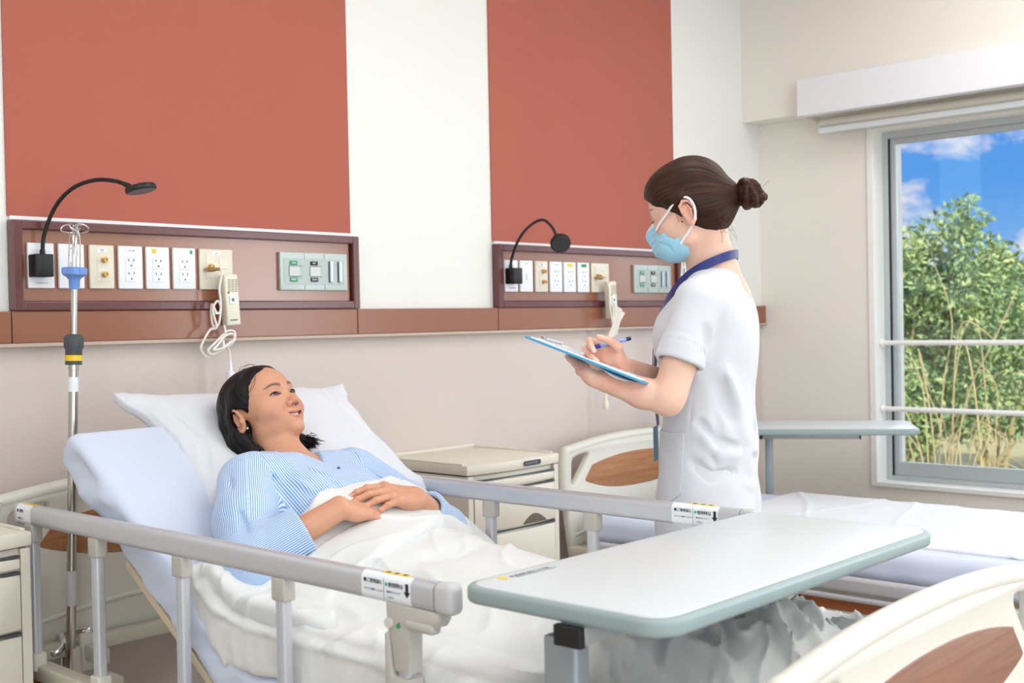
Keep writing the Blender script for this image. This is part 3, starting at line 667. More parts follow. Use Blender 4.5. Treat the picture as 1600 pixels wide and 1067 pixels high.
def side_rail(t, x, dz, name, out, raised=True):
    """out = -1 when the outside is -X"""
    zt = .755 if raised else .428      # centre height of the top bar before dz
    zt += dz
    # soft-cornered flat-oval bar
    prof = rrect(.030, .047, .013, 5)
    b = B(); r0 = [b.verts.new((x + p[0], 1.325, zt + p[1])) for p in prof]; r1 = [b.verts.new((x + p[0], 2.715, zt + p[1])) for p in prof]
    for k in range(len(prof)): b.faces.new((r0[k], r0[(k + 1) % len(prof)], r1[(k + 1) % len(prof)], r1[k]))
    b.faces.new(r0); b.faces.new(r1)
    R = link('side_rail', b, M_alu, t, angle=50)
    R['label'] = 'brushed aluminium side rail'
    b = B(); box2(b, (x - .0165, 1.285, zt - .0245), (x + .0165, 1.328, zt + .0245), .012, 4); link('end_cap', b, mat('cap_grey', (196, 196, 198), .35), R, angle=50)
    b = B(); box2(b, (x - .0165, 2.712, zt - .0245), (x + .0165, 2.730, zt + .0245), .008, 3); link('end_cap', b, M_bedgrey, R, angle=50)
    zb = .41 + dz
    if raised:
        for k, y in enumerate(POST_Y):
            b = B(); box2(b, (x - .0135, y - .019, zt - .062), (x + .0135, y + .019, zt - .020), .004, 3)
            b2 = link('post_bracket', b, M_bedgrey, R, angle=50)
            b = B(); prf = rrect(.022, .025, .006, 4)
            pts0 = [b.verts.new((x + p[0], y + p[1], zb)) for p in prf]; pts1 = [b.verts.new((x + p[0], y + p[1], zt - .05)) for p in prf]
            for j in range(len(prf)): b.faces.new((pts0[j], pts0[(j + 1) % len(prf)], pts1[(j + 1) % len(prf)], pts1[j]))
            b.faces.new(pts0); b.faces.new(pts1)
            for s in (-1, 1): box2(b, (x + out * .011, y + s * .0045 - .001, zb), (x + out * .0125, y + s * .0045 + .001, zt - .06))
            link('post', b, M_alu, R, angle=50)
            b = B(); box2(b, (x - .016, y - .020, zb - .012), (x + .016, y + .020, zb + .030), .005, 3); link('post_socket', b, M_bedcream, R, angle=50)
        # release lever
        y = POST_Y[-1]; s = out
        b = B()
        prism(b, [(.032, -.020), (-.085, -.022), (-.088, -.034), (-.080, -.046), (-.030, -.050), (-.022, -.062), (-.020, -.128), (.014, -.128), (.020, -.085), (.030, -.060)], (x - s * .014 * -1 - .0 if False else x - .0165, y, zt), (0, 1, 0), (0, 0, 1), (1, 0, 0), .033, .005)
        LV = link('release_lever', b, M_bedgrey, R, angle=40)
        b = B(); box2(b, (x - .019, y - .078, zt - .058), (x + .004, y - .014, zt - .040), .007, 3); link('lever_grip', b, M_bedgrey, R, angle=50)
        b = B(); prism(b, [(.034, -.070), (.024, -.064), (.016, -.135), (-.018, -.137), (-.021, -.160), (-.004, -.172), (.020, -.174), (.034, -.168)], (x - .0185, y, zt), (0, 1, 0), (0, 0, 1), (1, 0, 0), .037, .004); link('lever_housing', b, M_bedgrey, R, angle=40)
        b = B(); cyl(b, (x - .0205, y + .022, zt - .052), (x - .015, y + .022, zt - .052), .0085, seg=18); link('lever_pivot', b, M_bedcream, R, angle=40)
        b = B(); prism(b, [(.005, -.004), (-.003, .003), (-.005, -.005), (.0, -.009)], (x - .0172, y + .001, zt - .050), (0, 1, 0), (0, 0, 1), (-1, 0, 0), .0006); link('green_mark', b, M_green, R)
        label_on_rail(R, x - .0152, 1.492, 1.374, zt - .020, zt + .020, -1)
        b = B(); box2(b, (x - .0065, 1.388, zt + .0228), (x + .0045, 1.452, zt + .0240), .0003); yl = link('warning_label', b, M_yellow, R)
        b = B()
        for yy in (1.44, 1.42, 1.40): box2(b, (x - .005, yy - .004, zt + .0240), (x + .003, yy + .004, zt + .0243), mi=1)
        link('warning_print', b, [M_yellow, M_ink], R)
        label_on_rail(R, x - .0152, 2.715, 2.645, zt - .020, zt + .020, -1, False)
        b = B(); box2(b, (x - .0065, 2.640, zt + .0228), (x + .0045, 2.695, zt + .0240), .0003); link('warning_label', b, M_yellow, R)
    else:
        for y in (2.55, 1.93, 1.40):
            b = B(); box2(b, (x - .014, y - .020, zt - .062), (x + .014, y + .020, zt - .015), .004, 3); link('post_bracket', b, M_bedcream, R, angle=50)
            b = B(); box2(b, (x - .012, y - .03, zt - .12), (x + .012, y + .01, zt - .052), .004, 3); link('post_socket', b, M_bedcream, R, angle=50)
        b = B(); cyl(b, (x - .004, 1.42, zt - .043), (x - .004, 2.5, zt - .043), .010, seg=14); link('folded_post', b, M_alu, R, angle=50)
        b = B(); box2(b, (x - .018, 1.55, zt - .092), (x - .004, 1.62, zt - .080), .003); tube(b, spline([(x - .012, 1.555, zt - .08), (x - .012, 1.56, zt - .066), (x - .012, 1.585, zt - .062), (x - .012, 1.61, zt - .066), (x - .012, 1.615, zt - .08)], 4), .003, 8); link('latch', b, M_chrome, R, angle=50)
    return R
def bed(label, xc, dz, foot_y, rails, ang):
    t = empty('hospital_bed', (xc, 0, 0)); tag(t, label, 'hospital bed', 'hospital beds')
    bed_board(t, 2.875, .805 + dz, .30 + dz, 'headboard', 1)
    bed_board(t, foot_y, .76 + dz, .28 + dz, 'footboard', 1)
    hw = .43
    b = B()
    for s in (-1, 1): box2(b, (s * hw - .02, foot_y + .03, .375 + dz), (s * hw + .02, 2.85, .412 + dz), .005)
    for y in (foot_y + .06, 1.2, 1.95, 2.83): box2(b, (-hw, y - .02, .37 + dz), (hw, y + .02, .405 + dz), .004)
    link('frame', b, M_bedsteel, t, angle=50)
    for s in (-1, 1):
        b = B(); box2(b, (s * (hw + .004) - .012, foot_y + .05, .335 + dz), (s * (hw + .004) + .012, 2.82, .372 + dz), .003); link('wood_strip', b, M_woodo, t)
        b = B(); box2(b, (s * (hw + .0) - .012, foot_y + .05, .312 + dz), (s * (hw + .0) + .012, 2.82, .334 + dz), .003); link('lower_beam', b, M_bedsteel, t)
    for y in (foot_y + .2, 2.55):
        for s in (-1, 1):
            b = B(); box2(b, (s * .33 - .025, y - .03, .12), (s * .33 + .025, y + .03, .38 + dz), .005); cyl(b, (s * .33 - .02, y, .055), (s * .33 + .02, y, .055), .0545, seg=24); link('leg', b, M_bedsteel, t, angle=40)
    b = B(); box2(b, (-.36, foot_y + .15, .12), (.36, foot_y + .25, .17), .01); box2(b, (-.36, 2.5, .12), (.36, 2.6, .17), .01); box2(b, (-.04, foot_y + .2, .12), (.04, 2.55, .17), .01); link('undercarriage', b, M_bedsteel, t, angle=40)
    # platform sections
    ln = .425 + dz
    if ang:
        hy, hz = 1.95, .500 + dz - .005
        b = B(); box2(b, (-.405, foot_y + .06, .42 + dz), (.405, hy + .01, .443 + dz), .004); link('platform', b, mat('board_tan', (206, 192, 164), .5), t)
        b = B(); e = Vector((0, cos(ang), sin(ang))); n = Vector((0, -sin(ang), cos(ang)))
        prism(b, [(0, 0), (.455, 0), (.455, .018), (0, .018)], (-.405, hy, .425 + dz), e, n, (1, 0, 0), .81, .003); prism(b, [(.45, 0), (.765, 0), (.765, .018), (.45, .018)], (-.33, hy, .425 + dz), e, n, (1, 0, 0), .66, .003); link('backrest_board', b, mat('board_tan', (206, 192, 164), .5), t)
    else:
        b = B(); box2(b, (-.39, foot_y + .06, .42 + dz), (.39, 2.80, .440 + dz), .004); link('platform', b, M_bedsteel, t)
        b = B(); box2(b, (-.425, 2.70, .40 + dz), (-.33, 2.78, .432 + dz), .01); link('corner_stop', b, M_bedcream, t, angle=50)
    # drip-pole holder at the head end
    sx = -.285 if xc < 3 else .25
    b = B(); cyl(b, (sx - .0, 2.79, .30 + dz), (sx, 2.79, .395 + dz), .0165, seg=20); box2(b, (sx + .012, 2.78, .33 + dz), (sx + .05, 2.80, .425 + dz), .006); box2(b, (sx + .02, 2.70, .36 + dz), (sx + .045, 2.80, .40 + dz), .004); link('pole_socket', b, M_bedcream, t, angle=50)
    b = B(); box2(b, (sx - .01, 2.845, .32 + dz), (sx + .075, 2.858, .425 + dz), .006); 
    for (qx, qz) in ((.02, .41), (.06, .415), (.045, .345)): cyl(b, (sx + qx, 2.846, qz + dz), (sx + qx, 2.838, qz + dz), .006, seg=10)
    tube(b, spline([(sx - .05, 2.83, .40 + dz), (sx - .045, 2.81, .385 + dz), (sx - .02, 2.81, .40 + dz), (sx - .01, 2.84, .42 + dz)], 5), .008, 10); link('clamp_bracket', b, M_chrome, t, angle=50)
    for (x, nm, out, raised) in rails: side_rail(t, x - xc, dz, nm, out, raised)
    return t
BX, DZ = 1.712, .075
ANG = R_(33)
bed('hospital bed with raised side rails and raised backrest, the patient lying in it', BX, DZ, .745, [(1.27, 'l', -1, True), (2.142, 'r', 1, True)], ANG)
bed('empty hospital bed by the window, its side rail folded down', 3.85, 0, .745, [(3.375, 'l', -1, False), (4.325, 'r', 1, False)], 0)

# ================================================================ CABINETS AND OVERBED TABLES
def cabinet(label, x0, y0, hooks):
    """bedside cabinet; front faces -Y, x0 = left side, y0 = front"""
    t = empty('bedside_cabinet', (x0 + .215, y0 + .2, 0)); tag(t, label, 'cabinet', 'bedside cabinets')
    Wc, Dc = .43, .40; M_c = mat('cabinet_enamel', (224, 217, 203), .38)
    def bow(x, k=.022): return -Dc / 2 - k * (1 - (2 * x / Wc) ** 2)
    def bowed(zs, inset, extra, mm, name, parent, xm0=-.5, xm1=.5, bev=.003, back=None):
        n = 18; xs = [Wc * (xm0 + (xm1 - xm0) * i / n) for i in range(n + 1)]
        yb = (Dc / 2 if back is None else back)
        outl = [(x, bow(x) - extra) for x in xs] + [(xs[-1], yb), (xs[0], yb)]
        b = B(); prism(b, outl, (0, 0, zs[0]), (1, 0, 0), (0, 1, 0), (0, 0, 1), zs[1] - zs[0], bev); return link(name, b, mm, parent, angle=35)
    bowed((.09, .772), 0, -.014, M_c, 'body', t, -.494, .494, bev=.002)
    for sx in (-1, 1):
        b = B(); box(b, (sx * (Wc / 2 - .011), -.002, .431), (.022, Dc + .004, .682), .002); link('side_panel', b, M_c, t)
    bowed((.776, .808), 0, .004, M_c, 'top', t, -.508, .508, .004)
    b = B(); box2(b, (-Wc / 2, Dc / 2 - .018, .806), (Wc / 2, Dc / 2, .820), .004); box2(b, (-Wc / 2 - .002, -Dc / 2 + .02, .806), (-Wc / 2 + .010, Dc / 2, .813), .003); box2(b, (Wc / 2 - .010, -Dc / 2 + .02, .806), (Wc / 2 + .002, Dc / 2, .813), .003); link('raised_rim', b, M_c, t, angle=50)
    # drawers
    d1 = bowed((.728, .752), 0, .001, M_c, 'drawer', t, -.44, .44, .003, back=-.1)
    d2 = bowed((.594, .716), 0, .001, M_c, 'drawer', t, -.44, .44, .003, back=-.1)
    b = B()
    prism(b, [(-.055 + .11 * i / 12, .003 + .026 * sin(pi * i / 12)) for i in range(13)] + [(.055, 0), (-.055, 0)], (.07, -Dc / 2 - .026, .598), (1, 0, 0), (0, 0, 1), (0, 1, 0), .008, .001); link('handle_recess', b, mat('recess_brown', (104, 92, 76), .6), d2)
    d3 = bowed((.36, .580), 0, .001, M_c, 'drawer', t, -.44, .44, .003, back=-.1)
    d4 = bowed((.11, .350), 0, .001, M_c, 'drawer', t, -.44, .44, .003, back=-.1)
    for z in (.756, .720, .586, .355):
        b = B(); box2(b, (-Wc * .44, -Dc / 2 - .010, z - .0022), (Wc * .44, -Dc / 2 + .01, z + .0022)); link('drawer_gap_shade', b, M_darkgrey, t)  # dark strip standing for the shade between drawers
    if hooks:
        b = B(); prism(b, rrect(.088, .016, .007, 4), (.06, bow(.06) - .0050, .793), (1, .075, 0), (0, 0, 1), (0, -1, 0), .003, .0008); bd = link('badge', b, mat('badge_dark', (44, 52, 58), .35), t)
        tt = text('badge_lettering', 'PARAMOUNT', (.052, bow(.06) - .0092, .793), (1, .075, 0), (0, 0, 1), .0105, mat('badge_silver', (168, 176, 178), .3, .5), None); tt.parent = bd
        b = B()
        tube(b, spline([(-Wc / 2 - .012, .17, .700), (-Wc / 2 - .012, -.05, .699), (-Wc / 2 - .012, -.055, .694), (-Wc / 2 - .012, -.055, .672), (-Wc / 2 - .018, -.062, .660), (-Wc / 2 - .022, -.070, .672)], 5), .0016, 7)
        tube(b, spline([(-Wc / 2 - .006, -.09, .700), (-Wc / 2 - .012, -.10, .690), (-Wc / 2 - .014, -.10, .672), (-Wc / 2 - .016, -.115, .660), (-Wc / 2 - .018, -.132, .665), (-Wc / 2 - .012, -.13, .69)], 5), .0016, 7)
        box2(b, (-Wc / 2 - .014, .15, .694), (-Wc / 2, .175, .706), .001); link('wire_hook', b, M_chrome, t, smooth=True)
    for sx in (-1, 1):
        for sy in (-1, 1):
            b = B(); cyl(b, (sx * .17 - .011, sy * .15, .034), (sx * .17 + .011, sy * .15, .034), .0335, seg=20); cyl(b, (sx * .17, sy * .15, .05), (sx * .17, sy * .15, .092), .008, seg=10); link('castor', b, M_darkgrey, t, angle=40)
    return t
cabinet('beige bedside cabinet with bowed drawers between the two beds', 2.62, 2.60, True)
cabinet('beige bedside cabinet cut off by the left edge, beside the head rail', .792, 2.585, False)
def overbed(label, c, rz, L, Wt, z, col_off, flip=1):
    t = empty('overbed_table', (c[0], c[1], 0), rz); tag(t, label, 'overbed table', 'overbed tables')
    # local x along the length, column near -x end
    b = B(); prism(b, rrect(L, Wt, .045, 8), (0, 0, z - .026), (1, 0, 0), (0, 1, 0), (0, 0, 1), .0245, .0065, seg=4); tp = link('tabletop_edge', b, M_tabedge, t, angle=40)
    b = B(); prism(b, rrect(L - .022, Wt - .022, .038, 8), (0, 0, z - .004), (1, 0, 0), (0, 1, 0), (0, 0, 1), .004, .0012); link('tabletop', b, M_tabletop, t, angle=30)
    x0 = -L / 2 + col_off
    b = B(); box2(b, (x0 - .016, -.030, .12), (x0 + .016, .030, z - .052), .006, 3); link('column', b, mat('column_grey', (150, 158, 162), .4, .4), t, angle=50)
    b = B(); box2(b, (x0 - .026, -.055, z - .054), (x0 + .36, -.010, z - .026), .004); link('support_arm', b, mat('arm_grey', (172, 176, 176), .4, .4), t, angle=50)
    for (ca, cb_) in ((x0 - .038, x0 - .0255), (x0 + .3605, x0 + .366)):
        b = B(); box2(b, (ca, -.056, z - .056), (cb_, -.009, z - .027), .002); link('arm_end_cap', b, M_black, t)
    b = B(); box2(b, (x0 - .03, -.24, .065), (x0 + .03, .24, .10), .008); box2(b, (x0 - .03, -.24, .065), (x0 + .50, -.19, .10), .008); box2(b, (x0 - .03, .19, .065), (x0 + .50, .24, .10), .008); box2(b, (x0 - .03, -.04, .08), (x0 + .03, .04, .14), .008)
    link('base', b, M_bedsteel, t, angle=50)
    for (qx, qy) in ((x0, -.215), (x0, .215), (x0 + .47, -.215), (x0 + .47, .215)):
        b = B(); cyl(b, (qx - .01, qy, .032), (qx + .01, qy, .032), .0315, seg=20); cyl(b, (qx, qy, .04), (qx, qy, .068), .008, seg=10); link('castor', b, M_darkgrey, t, angle=40)
    return t, tp
tt_, tp_ = overbed('large white overbed table with pale grey edge standing across the patient bed', (1.655, 1.068), 0, .842, .375, .866, .030)
b = B(); box2(b, (-.357, .146, .8662), (-.345, .164, .8666)); link('warning_sticker', b, M_yellow, tt_)
text('table_lettering', '■ 耐荷重 使用上の注意\n  手をつかないでください', (-.338, .148, .8666), (1, 0, 0), (0, 1, 0), .0085, M_inkgrey, None, .0001, 'LEFT').parent = tt_
ang2 = math.atan2(-.84, .50)
overbed('white overbed table pushed over the far side of the empty bed, under the window', (4.47, 2.42), ang2, .80, .40, .802, .22)
# ================================================================ SCULPTING FIELD (smooth unions of limbs meshed with surface nets)
F4 = np.float32
_perm = np.random.default_rng(3).permutation(256); _perm = np.concatenate([_perm, _perm, _perm])
_gr = np.random.default_rng(4).normal(size=(256, 3)); _gr /= np.linalg.norm(_gr, axis=1)[:, None]; _gr = _gr.astype(F4)
def pnoise(P, s=1.0, off=0.0):
    """gradient noise, P (N,3) -> (N,) about -.6..+.6"""
    p = np.asarray(P, F4) * F4(s) + F4(off) if np.isscalar(s) else np.asarray(P, F4) * np.asarray(s, F4) + F4(off)
    i = np.floor(p).astype(np.int64); f = (p - i).astype(F4); u = f * f * f * (f * (f * 6 - 15) + 10)
    out = 0
    for dx in (0, 1):
        for dy in (0, 1):
            for dz in (0, 1):
                h = _perm[_perm[_perm[(i[:, 0] + dx) & 255] + ((i[:, 1] + dy) & 255)] + ((i[:, 2] + dz) & 255)]
                g = _gr[h]; d = g[:, 0] * (f[:, 0] - dx) + g[:, 1] * (f[:, 1] - dy) + g[:, 2] * (f[:, 2] - dz)
                w = (u[:, 0] if dx else 1 - u[:, 0]) * (u[:, 1] if dy else 1 - u[:, 1]) * (u[:, 2] if dz else 1 - u[:, 2])
                out = out + w * d
    return out
def fbm(P, s, o=3, off=0.0):
    r = 0; a = 1.0
    for k in range(o): r = r + a * pnoise(P, np.asarray(s) * 2 ** k, off + 17.3 * k); a *= .5
    return r
def smin(a, b, k): 
    h = np.clip(.5 + .5 * (b - a) / k, 0, 1); return b * (1 - h) + a * h - k * h * (1 - h)
def smax(a, b, k): return -smin(-a, -b, k)
I3 = np.eye(3)
def rot3(ax, deg):
    return np.array(Matrix.Rotation(R_(deg), 3, ax))
def unit(v): v = np.asarray(v, float); return v / np.linalg.norm(v)
class Field:
    def __init__(s): s.ops = []; s.o = np.zeros(3); s.R = np.eye(3); s.post = None
    def frame(s, o=(0, 0, 0), R=None): s.o = np.array(o, float); s.R = np.eye(3) if R is None else np.array(R, float)
    def w(s, p): return s.o + s.R @ np.asarray(p, float)       # columns of R = local axes in world
    def _add(s, mode, fn, bound, k): s.ops.append((mode, fn, bound, k))
    def rc(s, a, b, ra, rb=None, k=.01, mode='u'):
        a = s.w(a).astype(F4); b = s.w(b).astype(F4); rb = ra if rb is None else rb; ab = b - a; L2 = max(float(ab @ ab), 1e-12)
        def fn(P):
            v = P - a; t = np.clip((v @ ab) / L2, 0, 1); q = v - t[:, None] * ab; return np.sqrt((q * q).sum(1)) - (ra + (rb - ra) * t)
        s._add(mode, fn, fn, k)
    def chain(s, pts, rs, k=.01, mode='u'):
        for i in range(len(pts) - 1): s.rc(pts[i], pts[i + 1], rs[i], rs[i + 1], k, mode)
    def ell(s, c, r, k=.01, mode='u', rot=None):
        c = s.w(c).astype(F4); M_ = (s.R @ (np.eye(3) if rot is None else rot)).astype(F4); r = np.array(r, F4); mn = float(r.min())
        def fn(P):
            q = ((P - c) @ M_) / r; k0 = np.sqrt((q * q).sum(1)); q2 = q / r; k1 = np.sqrt((q2 * q2).sum(1)); return np.where(k1 > 1e-6, k0 * (k0 - 1) / np.maximum(k1, 1e-6), -mn)
        def bd(P):
            q = ((P - c) @ M_) / r; return (np.sqrt((q * q).sum(1)) - 1) * mn
        s._add(mode, fn, bd, k)
    def rbox(s, c, hs, r, k=.01, mode='u', rot=None):
        c = s.w(c).astype(F4); M_ = (s.R @ (np.eye(3) if rot is None else rot)).astype(F4); hs = np.array(hs, F4)
        def fn(P):
            q = np.abs((P - c) @ M_) - (hs - r); return np.sqrt((np.maximum(q, 0) ** 2).sum(1)) + np.minimum(q.max(1), 0) - r
        s._add(mode, fn, fn, k)
    def fold(s, pts, width, depth):
        """soft ridge (depth > 0) or crease (depth < 0) along a polyline"""
        pts = [s.w(p).astype(F4) for p in pts]
        def seg(P):
            d = None; tt = None; n = len(pts) - 1
            for i in range(n):
                a, b = pts[i], pts[i + 1]; ab = b - a; v = P - a; t = np.clip((v @ ab) / max(float(ab @ ab), 1e-12), 0, 1); q = v - t[:, None] * ab; e = (q * q).sum(1)
                if d is None: d = e; tt = t / n
                else: m = e < d; d = np.where(m, e, d); tt = np.where(m, (i + t) / n, tt)
            return np.sqrt(d), tt
        def fn(P):
            d, t = seg(P); return -depth * np.exp(-(d / width) ** 2) * np.clip(4 * t * (1 - t) * 1.6, 0, 1)
        s._add('d', fn, lambda P: seg(P)[0] - 3 * width, 0)
    def custom(s, fn, bd, k=.01, mode='u'): s._add(mode, fn, bd, k)
    def rc_cut(s, a, b, ra, rb, cp, cn, k=.01, kc=.006, mode='u'):
        """tapered capsule trimmed by the plane through cp with outward normal cn"""
        t = Field(); t.frame(s.o, s.R); t.rc(a, b, ra, rb); f = t.ops[0][1]; cp = s.w(cp).astype(F4); cn = (s.R @ unit(cn)).astype(F4)
        s._add(mode, lambda P: smax(f(P), (P - cp) @ cn, kc), f, k)
    def disp(s, fn): s._add('D', fn, None, 0)
    def mesh(s, lo, hi, h, n=16):
        lo = np.array(lo, float); nb = np.ceil((np.array(hi, float) - lo) / (h * n)).astype(int)
        bs = np.stack(np.meshgrid(*[np.arange(q) for q in nb], indexing='ij'), -1).reshape(-1, 3)
        cen = (lo + (bs + .5) * n * h).astype(F4); br = n * h * .5 * 3 ** .5
        BD = []; km = max(o[3] for o in s.ops)
        for (m, fn, bd, k) in s.ops: BD.append(np.full(len(cen), -1.0, F4) if bd is None else bd(cen) - (2 * km if m == 'u' else k))
        BD = np.array(BD); act = BD <= br * 1.1 + h
        um = np.array([o[0] == 'u' for o in s.ops]); keep = act[um].any(0)
        g = np.arange(n + 1); loc = np.stack(np.meshgrid(g, g, g, indexing='ij'), -1).reshape(-1, 3) * h
        DD = []; BB = []
        for bi in np.nonzero(keep)[0]:
            P = (lo + bs[bi] * n * h + loc).astype(F4); cur = np.full(len(P), 1.0, F4)
            for oi in np.nonzero(act[:, bi])[0]:
                m, fn, bd, k = s.ops[oi]
                if m == 'u': d = fn(P); cur = smin(cur, d, k) if k > 0 else np.minimum(cur, d)
                elif m == 's': d = fn(P); cur = smax(cur, -d, k)
                elif m == 'i': d = fn(P); cur = smax(cur, d, k)
                elif m == 'd': cur = cur + fn(P)
                elif m == 'D':
                    if np.abs(cur).min() < .03: cur = cur + fn(P)
            if cur.min() < 0 < cur.max(): DD.append(cur.astype(F4).reshape(n + 1, n + 1, n + 1)); BB.append(bs[bi])
        D = np.array(DD); Bk = np.array(BB, np.int64); S = D < 0
        N = nb.astype(np.int64) * n + 2
        cnt = np.zeros((len(D), n, n, n), np.uint8)
        for a in (0, 1):
            for b in (0, 1):
                for c in (0, 1): cnt += S[:, a:n + a, b:n + b, c:n + c]
        ci = np.argwhere((cnt > 0) & (cnt < 8)); q, x, y, z = ci.T
        G = Bk[q] * n + ci[:, 1:]; flat = (G[:, 0] * N[1] + G[:, 1]) * N[2] + G[:, 2]
        pos = np.zeros((len(ci), 3)); w = np.zeros(len(ci))
        C8 = {(a, b, c): D[q, x + a, y + b, z + c] for a in (0, 1) for b in (0, 1) for c in (0, 1)}
        for c0, v0 in C8.items():
            for ax in range(3):
                if c0[ax]: continue
                c1 = list(c0); c1[ax] = 1; v1 = C8[tuple(c1)]; m = (v0 < 0) != (v1 < 0)
                t = np.where(m, v0 / np.where(m, v0 - v1, 1), 0); pp = np.array(c0, float)[None].repeat(len(ci), 0); pp[:, ax] += t
                pos += pp * m[:, None]; w += m
        V = lo + (G + pos / w[:, None]) * h
        od = np.argsort(flat); flat = flat[od]; V = V[od]
        Fq = []
        for ax in range(3):
            sl0 = [slice(None)] + [slice(0, n)] * 3; sl1 = [slice(None)] + [slice(0, n)] * 3; sl1[ax + 1] = slice(1, n + 1)
            A = S[tuple(sl0)]; Bb = S[tuple(sl1)]; e = np.argwhere(A != Bb); ins = A[tuple(e.T)]
            g0 = Bk[e[:, 0]] * n + e[:, 1:]; u, v = (ax + 1) % 3, (ax + 2) % 3
            ids = []
            for (du, dv) in ((0, 0), (-1, 0), (-1, -1), (0, -1)):
                gg = g0.copy(); gg[:, u] += du; gg[:, v] += dv; ids.append((gg[:, 0] * N[1] + gg[:, 1]) * N[2] + gg[:, 2])
            ids = np.array(ids).T; ix = np.clip(np.searchsorted(flat, ids), 0, len(flat) - 1); ok = (flat[ix] == ids).all(1)
            ix = ix[ok]; ins = ins[ok]; ix[~ins] = ix[~ins][:, ::-1]; Fq.append(ix)
        return V, np.concatenate(Fq)
def np_mesh(name, V, Fq, m, parent=None, tint=None, attrs=None, smooth=True, mat_idx=None):
    """mesh object from numpy arrays; world coordinates in, parent kept at its own place"""
    V = np.asarray(V, float); Fq = np.asarray(Fq)
    if parent is not None:
        mi = np.array(world_of(parent).inverted()); V = V @ mi[:3, :3].T + mi[:3, 3]
    me = bpy.data.meshes.new(name); k = Fq.shape[1]
    me.vertices.add(len(V)); me.vertices.foreach_set('co', V.astype(F4).ravel())
    me.loops.add(Fq.size); me.loops.foreach_set('vertex_index', Fq.astype(np.int32).ravel())
    me.polygons.add(len(Fq)); me.polygons.foreach_set('loop_start', np.arange(0, Fq.size, k, dtype=np.int32)); me.polygons.foreach_set('loop_total', np.full(len(Fq), k, np.int32))
    if smooth: me.polygons.foreach_set('use_smooth', np.ones(len(Fq), bool))
    for mm in (m if isinstance(m, (list, tuple)) else [m]): me.materials.append(mm)
    if mat_idx is not None: me.polygons.foreach_set('material_index', np.asarray(mat_idx, np.int32))
    me.update(calc_edges=True); me.validate()
    if tint is not None:
        a = me.attributes.new('tint', 'FLOAT_COLOR', 'POINT'); a.data.foreach_set('color', np.concatenate([tint, np.ones((len(tint), 1))], 1).astype(F4).ravel())
    for kk, vv in (attrs or {}).items():
        a = me.attributes.new(kk, 'FLOAT', 'POINT'); a.data.foreach_set('value', np.asarray(vv, F4))
    o = bpy.data.objects.new(name, me); COL.objects.link(o)
    if parent is not None: o.parent = parent
    return o
def keep_parent(o, parent):
    """parent o (built in world coordinates) without moving it"""
    o.parent = parent; o.matrix_parent_inverse = world_of(parent).inverted()
def vnoise_normals(V, Fq):
    a = V[Fq[:, 0]]; n = np.cross(V[Fq[:, 2]] - a, V[Fq[:, 3]] - V[Fq[:, 1]]); N = np.zeros_like(V)
    for j in range(Fq.shape[1]): np.add.at(N, Fq[:, j], n)
    return N / np.maximum(np.linalg.norm(N, axis=1), 1e-12)[:, None]

def skin_mat(name, rough=.42):
    m = mat(name, (220, 170, 140), rough, spec=.45, sss=.18); n = m.node_tree; b = n.nodes['Principled BSDF']
    a = n.nodes.new('ShaderNodeAttribute'); a.attribute_name = 'tint'
    co = n.nodes.new('ShaderNodeTexCoord'); t = n.nodes.new('ShaderNodeTexNoise'); t.inputs['Scale'].default_value = 55; t.inputs['Detail'].default_value = 4
    n.links.new(co.outputs['Object'], t.inputs[0]); mr = n.nodes.new('ShaderNodeMapRange'); mr.inputs[3].default_value = .93; mr.inputs[4].default_value = 1.07; n.links.new(t.outputs['Fac'], mr.inputs[0])
    h = n.nodes.new('ShaderNodeHueSaturation'); n.links.new(a.outputs['Color'], h.inputs['Color']); n.links.new(mr.outputs[0], h.inputs['Value']); n.links.new(h.outputs[0], b.inputs['Base Color'])
    t2 = n.nodes.new('ShaderNodeTexNoise'); t2.inputs['Scale'].default_value = 700; t2.inputs['Detail'].default_value = 2; n.links.new(co.outputs['Object'], t2.inputs[0])
    bp = n.nodes.new('ShaderNodeBump'); bp.inputs['Strength'].default_value = .12; bp.inputs['Distance'].default_value = .0006; n.links.new(t2.outputs['Fac'], bp.inputs['Height']); n.links.new(bp.outputs[0], b.inputs['Normal'])
    return m
def hair_mat(name, c1, c2, freq=1.0):
    m = mat(name, c1, .45, spec=.18); n = m.node_tree; b = n.nodes['Principled BSDF']
    a = n.nodes.new('ShaderNodeAttribute'); a.attribute_name = 'strand'
    cmb = n.nodes.new('ShaderNodeCombineXYZ'); n.links.new(a.outputs['Fac'], cmb.inputs[0])
    a2 = n.nodes.new('ShaderNodeAttribute'); a2.attribute_name = 'along'; n.links.new(a2.outputs['Fac'], cmb.inputs[1])
    t = n.nodes.new('ShaderNodeTexNoise'); t.inputs['Scale'].default_value = 60 * freq; t.inputs['Detail'].default_value = 6; t.inputs['Roughness'].default_value = .7; n.links.new(cmb.outputs[0], t.inputs[0])
    cr = n.nodes.new('ShaderNodeValToRGB'); cr.color_ramp.elements[0].position = .42; cr.color_ramp.elements[1].position = .72
    cr.color_ramp.elements[0].color = (*lin(c1), 1); cr.color_ramp.elements[1].color = (*lin(c2), 1); n.links.new(t.outputs['Fac'], cr.inputs[0]); n.links.new(cr.outputs[0], b.inputs['Base Color'])
    bp = n.nodes.new('ShaderNodeBump'); bp.inputs['Strength'].default_value = .55; bp.inputs['Distance'].default_value = .0012; n.links.new(t.outputs['Fac'], bp.inputs['Height']); n.links.new(bp.outputs[0], b.inputs['Normal'])
    return m
